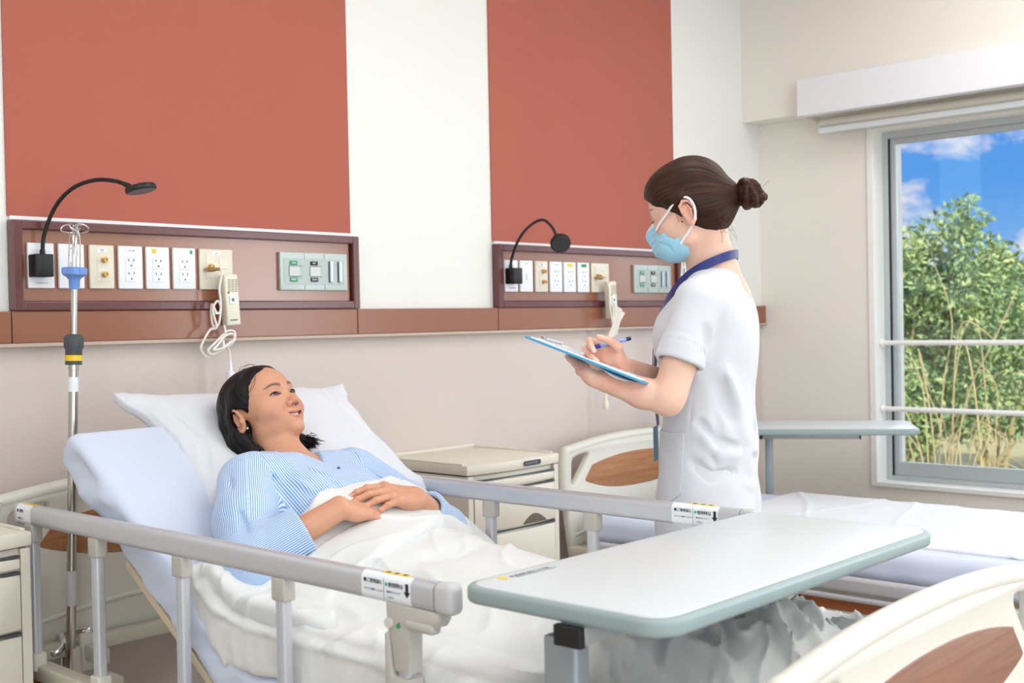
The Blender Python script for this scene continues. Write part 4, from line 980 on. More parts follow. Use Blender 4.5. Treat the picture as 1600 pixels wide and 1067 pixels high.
def stripe_mat(name):
    m = mat(name, (206, 222, 242), .8, sheen=.3); n = m.node_tree; b = n.nodes['Principled BSDF']
    a = n.nodes.new('ShaderNodeAttribute'); a.attribute_name = 'stripe'
    m1 = n.nodes.new('ShaderNodeMath'); m1.operation = 'MULTIPLY'; m1.inputs[1].default_value = 2 * pi; n.links.new(a.outputs['Fac'], m1.inputs[0])
    m2 = n.nodes.new('ShaderNodeMath'); m2.operation = 'SINE'; n.links.new(m1.outputs[0], m2.inputs[0])
    cr = n.nodes.new('ShaderNodeValToRGB'); cr.color_ramp.elements[0].position = .42; cr.color_ramp.elements[1].position = .62; cr.color_ramp.elements[0].color = (*lin((214, 228, 246)), 1); cr.color_ramp.elements[1].color = (*lin((112, 158, 214)), 1)
    mr = n.nodes.new('ShaderNodeMapRange'); mr.inputs[1].default_value = -1; n.links.new(m2.outputs[0], mr.inputs[0]); n.links.new(mr.outputs[0], cr.inputs[0]); n.links.new(cr.outputs[0], b.inputs['Base Color'])
    return m

# ---------------------------------------------------------------- anatomy
def hand(F, Wp, D, N, right, curl, spread, thumb, sc=1.0, nails=None):
    """five-fingered hand; Wp wrist, D towards the knuckles, N out of the back of the hand; curl = (mcp, pip, dip) degrees per finger"""
    D = unit(D); N = unit(np.asarray(N, float) - D * np.dot(N, D)); T = np.cross(N, D) if right else np.cross(D, N)
    Wp = np.array(Wp, float); P = lambda d, t, n: Wp + sc * (D * d + T * t + N * n)
    F.frame()
    kn = [(.080, .0265), (.084, .0085), (.079, -.0095), (.070, -.0265)]
    ln = [(.041, .024, .019), (.045, .028, .020), (.041, .026, .020), (.031, .019, .018)]
    rd = [(.0098, .0083, .0074, .0060), (.0100, .0084, .0075, .0062), (.0095, .0078, .0070, .0058), (.0086, .0069, .0061, .0052)]
    # palm
    for i, (d, t) in enumerate(kn):
        F.rc(P(.006, t * .55, -.002), P(d, t, -.001), .0145 * sc, .0118 * sc, .012 * sc)
    F.ell(P(.042, 0, -.006), (.034 * sc, .030 * sc, .013 * sc), .012 * sc, rot=np.array([D, T, N]).T)
    F.ell(P(.028, .022, -.012), (.028 * sc, .014 * sc, .014 * sc), .012 * sc, rot=np.array([unit(D + T * .5), unit(T - D * .5), N]).T)
    F.ell(P(.030, -.022, -.010), (.028 * sc, .011 * sc, .012 * sc), .010 * sc, rot=np.array([D, T, N]).T)
    for i, (d, t) in enumerate(kn):
        base = P(d, t, 0); a = R_(spread[i]); dr0 = D * cos(a) + T * sin(a); ang = 0; p = base
        F.ell(P(d - .002, t, .004), (.009 * sc,) * 3, .008 * sc)       # knuckle
        for j in range(3):
            ang += R_(curl[i][j]); dr = dr0 * cos(ang) - N * sin(ang); q = p + dr * ln[i][j] * sc
            F.rc(p, q, rd[i][j] * sc, rd[i][j + 1] * sc, .0035 * sc)
            if j < 2: F.ell(q + (N * cos(ang) + dr0 * sin(ang)) * .0012 * sc, (rd[i][j + 1] * 1.03 * sc,) * 3, .002 * sc)
            if j == 2 and nails is not None: nails.append((q + (N * cos(ang) + dr0 * sin(ang)) * rd[i][3] * .75 * sc, dr, N * cos(ang) + dr0 * sin(ang), rd[i][3] * sc))
            p = q
    # thumb: list of three directions in (D, T, N) terms
    p = P(.016, .020, -.006); L = (.044, .031, .027); rr = (.0135, .0105, .0092, .0072)
    for j in range(3):
        v = unit(thumb[j]); dr = D * v[0] + T * v[1] + N * v[2]; q = p + dr * L[j] * sc
        F.rc(p, q, rr[j] * sc, rr[j + 1] * sc, .010 * sc if j == 0 else .004 * sc)
        if j == 2 and nails is not None:
            nn = thumb[3] if len(thumb) > 3 else (0, .3, 1); nw = unit(D * nn[0] + T * nn[1] + N * nn[2]); nw = unit(nw - dr * np.dot(nw, dr)); nails.append((q + nw * rr[3] * .75 * sc, dr, nw, rr[3] * sc))
        p = q
    return P
def forearm(F, El, Wp, T, r0=.038, r1=.0235):
    """elbow to wrist, flattened towards the wrist along T (thumb side axis)"""
    El = np.array(El, float); Wp = np.array(Wp, float); T = unit(T); F.frame(); d = unit(Wp - El); mid = El + (Wp - El) * .33
    F.rc(El, mid, r0 * .92, r0, .02)
    for s in (-1, 1): F.rc(mid + T * s * .006, Wp + T * s * .0085, r0 * .86, r1 * .80, .02)
def head(F, o, R, P):
    """P: dict of small shape switches; local x = person's right, y = forward, z = up"""
    F.frame(o, R)
    F.ell((0, -.010, .028), (.075, .090, .076), .01)
    F.ell((0, .027, .030), (.064, .058, .058), .03)
    F.ell((0, .030, -.025), (.061 + P.get('w', 0), .055, .062), .025)
    F.ell((0, .024, -.060), (.053 + P.get('w', 0), .050, .040), .025)
    F.ell((0, .067, -.087), (.020, .019, .015), .014)
    F.fold([(-.022, .078, -.076), (0, .084, -.0755), (.022, .078, -.076)], .004, -.0016)
    for s in (-1, 1):
        F.ell((s * (.046 + P.get('w', 0)), .048, -.022), (.022, .022, .018), .022)
        F.ell((s * .037, .064, -.036), (.018, .014, .017) if P.get('smile') else (.015, .012, .018), .016)
        F.ell((s * .050, .008, -.062), (.012, .018, .018), .02)
    F.ell((0, .063, -.056), (.031, .024, .023), .018)
    F.ell((0, .078, .020), (.042, .010, .010), .014)
    # nose
    F.rc((0, .075, .012), (0, .0925, -.022), .0072, .0088, .010)
    F.ell((0, .0965, -.0270), (.0110, .0105, .0090), .005)
    for s in (-1, 1): F.ell((s * .0140, .0885, -.0325), (.0072, .0095, .0072), .004)
    for s in (-1, 1):
        F.ell((s * .031, .101, .005), (.019, .016, .0105), .012, 's')
        F.ell((s * .031, .0690, .0025), (.0158, .0148, .0138), .005)
        if P.get('closed'):
            F.fold([(s * .0165, .083, -.003), (s * .024, .0845, -.0055), (s * .031, .085, -.0065), (s * .039, .082, -.0055), (s * .0455, .077, -.003)], .0016, -.0022)
        else:
            F.ell((s * .0315, .0865, .0015), (.0165, .0135, P.get('open', .0040)), .0008, 's', rot=rot3('Y', s * -7))
        F.fold([(s * .018, .083, .008), (s * .031, .085, .0105), (s * .044, .077, .006)], .0018, -.0010)
        F.ell((s * .0072, .0935, -.0392), (.0046, .0062, .0050), .0010, 's')
    if P.get('smile'):
        up = [(-.0300, .0660, -.0470), (-.021, .0770, -.0515), (-.010, .0835, -.0530), (0, .0850, -.0535), (.010, .0835, -.0530), (.021, .0770, -.0515), (.0300, .0660, -.0470)]
        lo = [(-.0300, .0660, -.0470), (-.021, .0750, -.0575), (-.010, .0800, -.0650), (0, .0815, -.0672), (.010, .0800, -.0650), (.021, .0750, -.0575), (.0300, .0660, -.0470)]
        F.chain(up, (.0014, .0028, .0034, .0031, .0034, .0028, .0014), .003)
        F.chain(lo, (.0014, .0028, .0040, .0044, .0040, .0028, .0014), .003)
        mo = [(-.0275, .0725, -.0490), (-.013, .0840, -.0570), (0, .0865, -.0595), (.013, .0840, -.0570), (.0275, .0725, -.0490)]
        for dy in (.004, 0, -.005): F.chain([(a, b + dy, c) for a, b, c in mo], (.0009, .0036, .0042, .0036, .0009), .0008, 's')
        for s in (-1, 1):
            F.fold([(s * .018, .088, -.030), (s * .027, .0815, -.038), (s * .034, .074, -.050), (s * .036, .068, -.060)], .0038, -.0022)
            F.fold([(s * .028, .075, -.047), (s * .031, .072, -.053), (s * .030, .071, -.060)], .003, -.0015)
    else:
        F.chain([(-.022, .078, -.057), (-.010, .090, -.0555), (0, .0915, -.0565), (.010, .090, -.0555), (.022, .078, -.057)], (.002, .0038, .0040, .0038, .002), .004)
        F.chain([(-.022, .078, -.058), (-.010, .088, -.0645), (0, .0895, -.066), (.010, .088, -.0645), (.022, .078, -.058)], (.002, .0042, .0050, .0042, .002), .004)
    # ears
    for s in (-1, 1):
        er = rot3('Z', s * -20) @ rot3('X', -12)
        c = np.array((s * .0755, -.012, -.012))
        Q = lambda a, b, z: c + er @ np.array((s * a, b, z))
        F.ell(Q(.000, 0, 0), (.008, .015, .028), .006, rot=er)
        pts = [Q(.004, .013, .006), Q(.008, .012, .021), Q(.011, .002, .029), Q(.012, -.010, .025), Q(.012, -.0165, .010), Q(.011, -.015, -.006), Q(.009, -.008, -.020), Q(.008, .002, -.027), Q(.004, .009, -.024)]
        F.chain(pts, (.0028, .0034, .0036, .0036, .0034, .0032, .0040, .0055, .0040), .003)
        F.ell(Q(.013, .001, .001), (.009, .0085, .015), .003, 's', rot=er)
        F.chain([Q(.010, -.004, .018), Q(.010, -.008, .004), Q(.009, -.004, -.010)], (.0022, .0026, .0026), .002)
        F.ell(Q(.007, .011, -.004), (.0035, .0045, .0055), .002, rot=er)
    F.frame()
def eye_obj(parent, o, R, s, gaze, r=.0127, c=(.031, .0705, .0020), iris=(70, 42, 26)):
    """eyeball with iris and pupil, looking along gaze (local direction)"""
    g = Vector(R @ unit(gaze)); b = B(); cw = Vector(o + R @ np.array((s * c[0], c[1], c[2])))
    lathe(b, cw, g, [(r * cos(a), r * sin(a)) for a in [pi * k / 28 for k in range(28, -1, -1)]], 32)
    me_o = link('eyeball', b, [mat('eye_white', (204, 194, 186), .15, coat=1.0), mat('iris_%d' % iris[0], iris, .3, coat=.2), mat('pupil', (6, 6, 6), .12, coat=.6)], None, smooth=True)
    for p in me_o.data.polygons:
        a = (p.center - cw).normalized().angle(g); p.material_index = 2 if a < .24 else (1 if a < .64 else 0)
    keep_parent(me_o, parent); return me_o
def brow_tint(L, s, y0=.018, col=None):
    x = L[:, 0] * s; zc = .0215 + .0045 * np.sin(np.clip((x - .014) / .034, 0, 1) * 2.6) - .0015; th = .0042 * np.clip((.053 - x) / .03, 0, 1) ** .5
    m = (x > .013) & (x < .052) & (L[:, 1] > .05); return m * np.clip(1.4 - np.abs(L[:, 2] - zc) / np.maximum(th, 1e-4), 0, 1)

mat('lash_black', (20, 14, 12), .5)
import time as _t
# ================================================================ THE PATIENT
_t0 = _t.time()
HP_R = np.array([[-.981, .170, -.217 + 0], [-.265, -.808, .538], [-.084, .565, .838]])
_f = unit((.170, -.808, .565)); _u = np.array((-.217, .538, .838)); _u = unit(_u - _f * (_u @ _f)); HP_R = np.array([np.cross(_f, _u), _f, _u]).T
_axb = np.array((-.737, -.6755, .016))                      # turn the head a touch about the line of sight, then nod
HP_R = np.array(Matrix.Rotation(R_(-6), 3, Vector(_axb))) @ HP_R @ rot3('X', 2)
HP_O = np.array((1.719, 2.398, 1.049))
def build_patient():
    root = empty('person', (1.72, 1.9, .70)); tag(root, 'woman in a blue striped gown lying against the pillow, smiling, hands folded', 'person')
    F = Field(); nails = []
    head(F, HP_O, HP_R, {'smile': True, 'w': .003, 'open': .0030})
    hw = lambda *p: HP_O + HP_R @ np.array(p)
    sh_r, sh_l = np.array((1.555, 2.235, .905)), np.array((1.90, 2.265, .885))
    neck0 = np.array((1.722, 2.290, .910))
    F.rc(hw(0, -.024, -.045), neck0, .046, .048, .015)
    F.rc(hw(0, .016, -.072), neck0 + (0, -.01, .01), .026, .030, .03)          # under the chin
    F.fold([hw(.05, .02, -.105), hw(.02, .045, -.118), hw(-.02, .045, -.118), hw(-.05, .02, -.105)], .005, -.003)
    for s in (1, -1): F.rc(hw(s * .035, -.02, -.06), neck0 + ((-.02 if s > 0 else .02), -.03, .01), .012, .010, .02)
    # torso under the gown
    F.rc(sh_r + (.03, 0, -.005), sh_l - (.03, 0, .005), .046, .046, .025)
    F.ell((1.73, 2.15, .835), (.150, .13, .080), .04, rot=rot3('X', 33))
    F.ell((1.72, 1.98, .720), (.13, .14, .075), .04, rot=rot3('X', 33))
    F.rc(neck0, (1.73, 2.2, .86), .050, .06, .03)
    # right arm (nearer the camera)
    el_r, wr_r = np.array((1.420, 2.035, .770)), np.array((1.585, 1.945, .872))
    F.rc(sh_r, el_r, .046, .036, .02)
    hd = unit(np.array((1.67, 1.965, .852)) - wr_r)
    forearm(F, el_r, wr_r, (.1, .8, .5), .032, .0225)
    hand(F, wr_r, hd, (-.15, -.35, .93), True, [(6, 12, 8), (6, 12, 8), (6, 14, 8), (8, 14, 8)], (2, 0, -2, -5), [(.9, .35, -.1), (1, .15, -.1), (1, 0, -.1)], .97, nails)
    # left arm, its hand lying on top of the right one
    el_l, wr_l = np.array((1.985, 2.045, .762)), np.array((1.838, 1.985, .858))
    F.rc(sh_l, el_l, .046, .036, .02)
    forearm(F, el_l, wr_l, (0, .8, .5), .032, .023)
    hand(F, wr_l + (-.004, 0, .002), (-.98, .015, .20), (.10, -.50, .86), False, [(14, 22, 10), (16, 20, 10), (18, 20, 10), (20, 22, 12)], (4, 0, -4, -9), [(.75, .45, -.5), (.9, .05, -.45), (.95, -.05, -.2)], 1.0, nails)
    V, Q = F.mesh((1.36, 1.82, .62), (2.14, 2.54, 1.22), .0017)
    # skin colouring
    L = (V - HP_O) @ HP_R; base = np.array(lin((210, 154, 124))); T = np.tile(base, (len(V), 1))
    def mixc(w, c): 
        w = np.clip(w, 0, 1)[:, None]; T[:] = T * (1 - w) + np.array(lin(c)) * w
    inh = np.linalg.norm(L, axis=1) < .16
    for s in (-1, 1): mixc(inh * .45 * np.exp(-(((L[:, 0] - s * .040) / .020) ** 2 + ((L[:, 2] + .034) / .018) ** 2)) * (L[:, 1] > .03), (206, 128, 110))
    mixc(inh * .35 * np.exp(-((L[:, 0] / .016) ** 2 + ((L[:, 2] + .030) / .012) ** 2)) * (L[:, 1] > .07), (206, 130, 108))
    xm = np.clip(np.abs(L[:, 0]) / .0300, 0, 1)
    zu = -.0535 + .0060 * xm ** 2; zl = -.0672 + .0195 * xm ** 2
    lip = (np.abs(L[:, 0]) < .0300) & (L[:, 1] > .060) & (L[:, 2] < zu + .0030 * (1 - xm ** 3) + .0008) & (L[:, 2] > zl - .0042 * (1 - xm ** 3) - .0008)
    top_ = zu + .0030 * (1 - xm ** 3) + .0006; bot_ = zl - .0042 * (1 - xm ** 3) - .0006
    lip = np.clip((top_ - L[:, 2]) / .0016, 0, 1) * np.clip((L[:, 2] - bot_) / .0020, 0, 1) * np.clip((.0300 - np.abs(L[:, 0])) / .002, 0, 1) * (L[:, 1] > .060)
    mixc(lip * .62, (184, 100, 90))
    for s in (-1, 1): mixc(np.clip(1.5 - np.linalg.norm((L - (s * .0072, .0925, -.0372)) / (.0042, .0055, .0034), axis=1), 0, 1), (58, 26, 22))  # shade inside the nostrils, painted into the skin tint
    for s in (-1, 1): mixc(brow_tint(L, s) * .95 * inh * (.85 + .5 * pnoise(L, (700, 200, 200))), (54, 36, 30))
    for s in (-1, 1):
        e = np.sqrt(((L[:, 0] - s * .031) / .0155) ** 2 + ((L[:, 2] - .0015) / .0062) ** 2)
        mixc(((e < 1.12) & (L[:, 1] > .06)) * np.clip((1.12 - e) * 6, 0, 1) * .55, (96, 58, 44))
    for (c, d, n, r) in nails:
        q = V - c; a = q @ d; nn = q @ n; t = np.linalg.norm(q - np.outer(a, d) - np.outer(nn, n), axis=1)
        mixc(((np.abs(a + .001) < r * 1.15) & (t < r * .85) & (nn > -r * .35) & (nn < r)) * .7, (236, 178, 160))
    body = np_mesh('body', V, Q, skin_mat('skin_tan'), root, T)
    for s in (-1, 1): eye_obj(body, HP_O, HP_R, s, (.04, .95, .10), iris=(34, 21, 15))
    # lashes and upper lid line
    b = B()
    for s in (-1, 1):
        pts = [hw(s * (.0315 + .0160 * cos(a)), .0836 - .008 * abs(cos(a)) ** 2, .0012 + .0042 * sin(a)) for a in [pi * k / 10 for k in range(11)]]
        tube(b, pts, [.0005 + .0014 * sin(pi * k / 10) for k in range(11)], 6)
    o = link('eyelashes', b, mat('lash_black', (20, 14, 12), .5), None, smooth=True); keep_parent(o, body)
    # teeth
    b = B()
    for k in range(-5, 6):
        x = k * .0044; y = .0792 - 14 * x * x; z = -.0570 + 9 * x * x
        box(b, tuple(hw(x, y, z)), (.0042, .004, .0082), .0009, rot=Matrix(HP_R.tolist()) @ Matrix.Rotation(x * -24, 3, 'Z'))
    o = link('teeth', b, mat('teeth', (240, 232, 222), .2, coat=.6), None, angle=50); keep_parent(o, body)
    b = B(); ep = hw(.081, .0, -.039); box(b, tuple(ep), (.005, .005, .006), .0015); o = link('ear_stud', b, M_chrome, None); keep_parent(o, body)
    # ---- hair: short black bob
    H = Field(); H.frame(HP_O, HP_R)
    H.ell((0, -.014, .031), (.0815, .0935, .0810), .01)
    H.ell((0, -.050, -.02), (.078, .052, .072), .02)
    for s in (-1, 1):
        H.chain([(s * .02, .050, .074), (s * .050, .032, .056), (s * .068, .020, .036), (s * .073, .006, .010)], (.010, .012, .012, .009), .02)
        H.chain([(s * .066, .008, .045), (s * .078, -.018, .00), (s * .084, -.028, -.05), (s * .074, -.020, -.098), (s * .056, .000, -.125)], (.020, .018, .017, .016, .010), .02)
        H.chain([(s * .05, -.06, .0), (s * .070, -.055, -.06), (s * .068, -.035, -.112), (s * .050, -.012, -.134)], (.03, .026, .020, .010), .02)
    H.chain([(-.080, -.03, -.06), (-.080, .0, -.10), (-.078, .022, -.122)], (.018, .016, .008), .015)
    H.ell((0, .030, .060), (.058, .038, .034), .02)
    # face opening and ears
    H.ell((0, .084, -.018), (.067, .074, .075), .006, 's')
    H.ell((0, .10, -.055), (.075, .085, .09), .01, 's')
    for s in (-1, 1): H.ell((s * .086, -.004, -.016), (.022, .022, .032), .006, 's')
    H.disp(lambda P: (lambda q: -.0014 * pnoise(np.stack([q[:, 1] * 170 + np.abs(q[:, 0]) * 40, q[:, 2] * 7, q[:, 0] * 7], 1)) - .0009 * pnoise(np.stack([q[:, 1] * 420 + np.abs(q[:, 0]) * 90, q[:, 2] * 14, q[:, 0] * 14], 1)))(((P - HP_O.astype(F4)) @ HP_R.astype(F4))))
    V, Q = H.mesh(HP_O - .2, HP_O + .2, .0022)
    L = (V - HP_O) @ HP_R
    top = np.clip((L[:, 2] + .0) / .04, 0, 1)
    st = np.where(L[:, 2] > 0.0, np.arctan2(L[:, 1] + .03, np.abs(L[:, 0]) + L[:, 2] * .3 + .02) * .10, (L[:, 1]) * 1.0)
    st = L[:, 1] * 1.0 + .25 * np.abs(L[:, 0])
    hair = np_mesh('hair', V, Q, hair_mat('hair_black', (7, 6, 8), (40, 36, 38), 3.0), root, attrs={'strand': st, 'along': L[:, 2] * .12})
    # loose strands: tips at the nape, flyaways over the crown, wisps by the ear
    b = B(); rs = np.random.default_rng(21)
    for i in range(150):
        s = 1 if i % 2 else -1; yy = rs.uniform(-.055, .012)
        p0 = np.array((s * (.078 + rs.uniform(-.006, .006)), yy - .02, -.06)); p1 = np.array((s * (.074 + rs.uniform(-.008, .008)), yy - .01, -.105)); p2 = np.array((s * (.066 + rs.uniform(-.012, .02)), yy + rs.uniform(.0, .03), -.125 - rs.uniform(0, .022)))
        tube(b, [Vector(hw(*q)) for q in bez(p0, p1, (p1 + p2) / 2 + (0, 0, -.01), p2, 6)], [.0011, .0011, .001, .0009, .0008, .0005, .0002], 4)
    for i in range(170):
        s = 1 if i % 3 == 0 else -1
        c = np.array((.052, -.008, -.132)) if s > 0 else np.array((-.078, .020, -.118)); q0 = c + rs.normal(0, .0075, 3); q0[2] += .008; dd = unit(np.array(((-.5 if s > 0 else -.15), .75, -.65)) + rs.normal(0, .22, 3))
        q2_ = q0 + dd * rs.uniform(.012, .030); tube(b, [Vector(hw(*q)) for q in (q0, (q0 + q2_) / 2 + rs.normal(0, .001, 3), q2_)], [.0011, .0008, .0002], 4)
    for k in range(9):
        y0 = -.045 + .008 * k; hgt = rs.uniform(.002, .014)
        tube(b, [Vector(hw(*q)) for q in bez((rs.uniform(-.03, .03), y0, .100 - .5 * max(y0, 0) ** 1.2), (rs.uniform(-.03, .03), y0 - .01, .110 + hgt), (.01, y0 + .03, .108 + hgt), (rs.uniform(-.02, .03), y0 + .045, .088 - .3 * y0), 10)], .00042, 4)
    for i in range(0):
        a = rs.uniform(-.9, 1.3); x = sin(a) * .07; z = .04 + cos(a) * .082; y = rs.uniform(-.02, .045)
        p0 = np.array((x, y, z)); L_ = rs.uniform(.012, .034); d = np.array((rs.normal(0, .4) + sin(a), rs.normal(.5, .5), cos(a) + rs.normal(0, .3))); p2 = p0 + unit(d) * L_; p3 = p2 + unit(rs.normal(0, 1, 3)) * .014
        tube(b, [Vector(hw(*q)) for q in bez(p0 * .97, p0 * 1.03, p2, p3, 6)], .00028, 3)
    for pts in ([(.046, .062, .074), (.060, .070, .052), (.070, .062, .036), (.074, .044, .030)], [(.040, .062, .078), (.056, .074, .060), (.068, .066, .046), (.073, .05, .034)]):
        tube(b, [Vector(hw(*q)) for q in spline(pts, 5)], .0005, 4)
    o = link('loose_strands', b, mat('strand_black', (10, 9, 10), .4), None, smooth=True); keep_parent(o, hair)
    # ---- gown
    G = Field(); O_ = np.array((1.722, 1.95, .605)); E_ = np.array((0, .839, .545)); N_ = np.array((0, -.545, .839))
    bw = lambda x, s_, n_: O_ + np.array((x, 0, 0)) + E_ * s_ + N_ * n_
    G.rc(sh_r + (.035, 0, 0), sh_l - (.035, 0, 0), .062, .062, .03)
    G.ell(bw(0, .27, .085), (.168, .15, .088), .05, rot=rot3('X', 33)); G.ell(bw(0, .08, .075), (.150, .16, .072), .05, rot=rot3('X', 33)); G.ell(bw(0, -.08, .07), (.150, .12, .065), .05, rot=rot3('X', 20))
    G.rc(bw(-.07, .30, .115), bw(-.065, .26, .115), .045, .045, .05); G.rc(bw(.07, .30, .11), bw(.065, .26, .11), .045, .045, .05)
    # right sleeve, elbow bagging on the mattress, open cuff
    cf = el_r + (wr_r - el_r) * .60; dc = unit(wr_r - el_r)
    G.rc(sh_r, (sh_r + el_r) / 2 + (-.008, 0, .0), .063, .066, .03); G.rc((sh_r + el_r) / 2 + (-.008, 0, 0), el_r, .066, .063, .02)
    G.rc_cut(el_r, cf + dc * .05, .058, .052, cf, dc, .02, .004)
    G.ell(el_r + (-.01, -.01, -.02), (.05, .06, .045), .03)
    G.rc(cf - dc * .030, cf + dc * .03, .036, .044, .004, 's')
    # left sleeve
    cl = el_l + (wr_l - el_l) * .66; dl = unit(wr_l - el_l)
    G.rc(sh_l, el_l, .060, .048, .03); G.rc_cut(el_l, cl + dl * .05, .046, .042, cl, dl, .02, .004); G.rc(cl - dl * .030, cl + dl * .03, .030, .037, .004, 's')
    # creases
    for pts, w_, d_ in (
        ([bw(-.16, .36, .10), bw(-.175, .27, .09), bw(-.18, .18, .07)], .012, -.009),
        ([sh_r + (-.01, 0, .05), (sh_r + el_r) / 2 + (.03, -.01, .05), el_r + (.04, .0, .05)], .010, .006),
        ([sh_r + (-.05, -.01, .03), (sh_r + el_r) / 2 + (-.04, -.02, .04), el_r + (-.02, -.03, .05)], .009, -.006),
        ([el_r + (-.03, .05, .05), el_r + (.02, .0, .06), el_r + (.06, -.03, .05)], .008, -.007),
        ([el_r + (-.05, .02, .04), el_r + (.0, -.03, .06), el_r + (.05, -.05, .04)], .008, .006),
        ([bw(-.12, .34, .16), bw(-.10, .24, .18), bw(-.06, .14, .18)], .011, .005),
        ([bw(-.05, .33, .17), bw(-.03, .22, .18), bw(.01, .12, .18)], .010, -.005),
        ([bw(.04, .38, .13), bw(.06, .27, .17), bw(.02, .16, .18)], .011, .005),
        ([bw(.09, .40, .12), bw(.12, .30, .15), bw(.10, .18, .17)], .010, -.005),
        ([bw(.14, .40, .10), bw(.17, .30, .11), bw(.17, .2, .11)], .010, -.007),
        ([bw(-.13, .28, .16), bw(-.03, .20, .18), bw(.05, .19, .18)], .010, -.004), ([bw(-.14, .40, .14), bw(-.145, .30, .14), bw(-.15, .18, .13)], .008, -.007),
        ([bw(.10, .33, .15), bw(.06, .27, .17), bw(.03, .26, .175)], .007, .005), ([bw(.12, .28, .14), bw(.07, .23, .17), bw(.03, .23, .175)], .007, -.005), ([bw(-.06, .37, .15), bw(-.04, .31, .17), bw(-.01, .28, .175)], .007, -.004)): G.fold(pts, w_, d_ * 1.5)
    G.fold([bw(.030, .37, .12), bw(.030, .30, .165), bw(.026, .22, .17), bw(.022, .14, .16)], .0035, -.0022)
    G.disp(lambda P: -.0030 * pnoise(P, (16, 9, 12)) - .0016 * pnoise(P, (38, 22, 30), 7.0))
    def vneck(P):
        q = P - O_.astype(F4); x = q[:, 0] - .006; s_ = q @ E_.astype(F4); return np.maximum(np.abs(x) - np.clip((s_ - .375) * .60, -1, .058), .375 - s_) * .85
    G.custom(vneck, lambda P: vneck(P) * .8, .006, 's')
    # thin bound collar edge standing round the neck opening
    G.chain([bw(.006, .372, .108), bw(-.028, .425, .118), bw(-.052, .470, .112), bw(-.060, .51, .085)], (.006, .006, .006, .006), .006)
    G.chain([bw(.006, .372, .108), bw(.040, .425, .108), bw(.062, .470, .098), bw(.066, .51, .07)], (.006, .006, .006, .006), .006)
    V, Q = G.mesh((1.32, 1.80, .55), (2.16, 2.42, 1.10), .0032)
    q = V - O_; s_ = q @ E_; n_ = q @ N_; st = np.arctan2(q[:, 0], np.maximum(n_ + .05, .02)) * .17
    def sleeve(a, b_, rr, side):
        d = unit(b_ - a); v = V - a; t = v @ d; r_ = v - np.outer(t, d); dist = np.linalg.norm(r_, axis=1); ux = unit(np.cross(d, (0, 0, 1))); uy = np.cross(d, ux)
        return (t > -.02) & (dist < rr), np.arctan2(r_ @ ux, r_ @ uy) * .06
    for a, b_, sd in ((sh_r, el_r, -1), (sh_l, el_l, 1)):
        m, a_ = sleeve(a, b_, .085, sd); m &= (q[:, 0] * sd > .150 + .10 * np.clip(.36 - s_, 0, 1) * 0); st = np.where(m, a_ + .3, st)
    for a, b_, sd in ((el_r, wr_r, -1), (el_l, wr_l, 1)):
        m, a_ = sleeve(a, b_, .072, sd); m &= (np.linalg.norm(V - a, axis=1) > .02) & (q[:, 0] * sd > .10); d2 = unit(b_ - a); u2 = unit(np.cross(d2, (-.74, -.67, .35))); st = np.where(m, (V - a) @ u2 + .7, st)
    yoke = (s_ > .425) & (np.abs(q[:, 0]) > .03); st = np.where(yoke, s_ * 1.0 + n_ * .5, st)
    gown = np_mesh('gown', V, Q, stripe_mat('striped_cotton'), root, attrs={'stripe': st / .0041}); gown['label'] = 'blue and white striped gown'
    dk = np.abs(q[:, 0] - .010); b = B()
    for sb in (.335, .25):
        m_ = (np.abs(s_ - sb) < .006) & (dk < .006)
        if m_.any():
            pt = V[m_][n_[m_].argmax()]; lathe(b, Vector(pt), Vector(N_), [(-.001, .0038), (.0018, .0037), (.0022, .0028)], 14)
    o = link('gown_button', b, mat('button_navy', (38, 58, 110), .4), None, angle=40); keep_parent(o, gown)
    return root
PATIENT = build_patient()
print('patient', round(_t.time() - _t0, 1), 's')
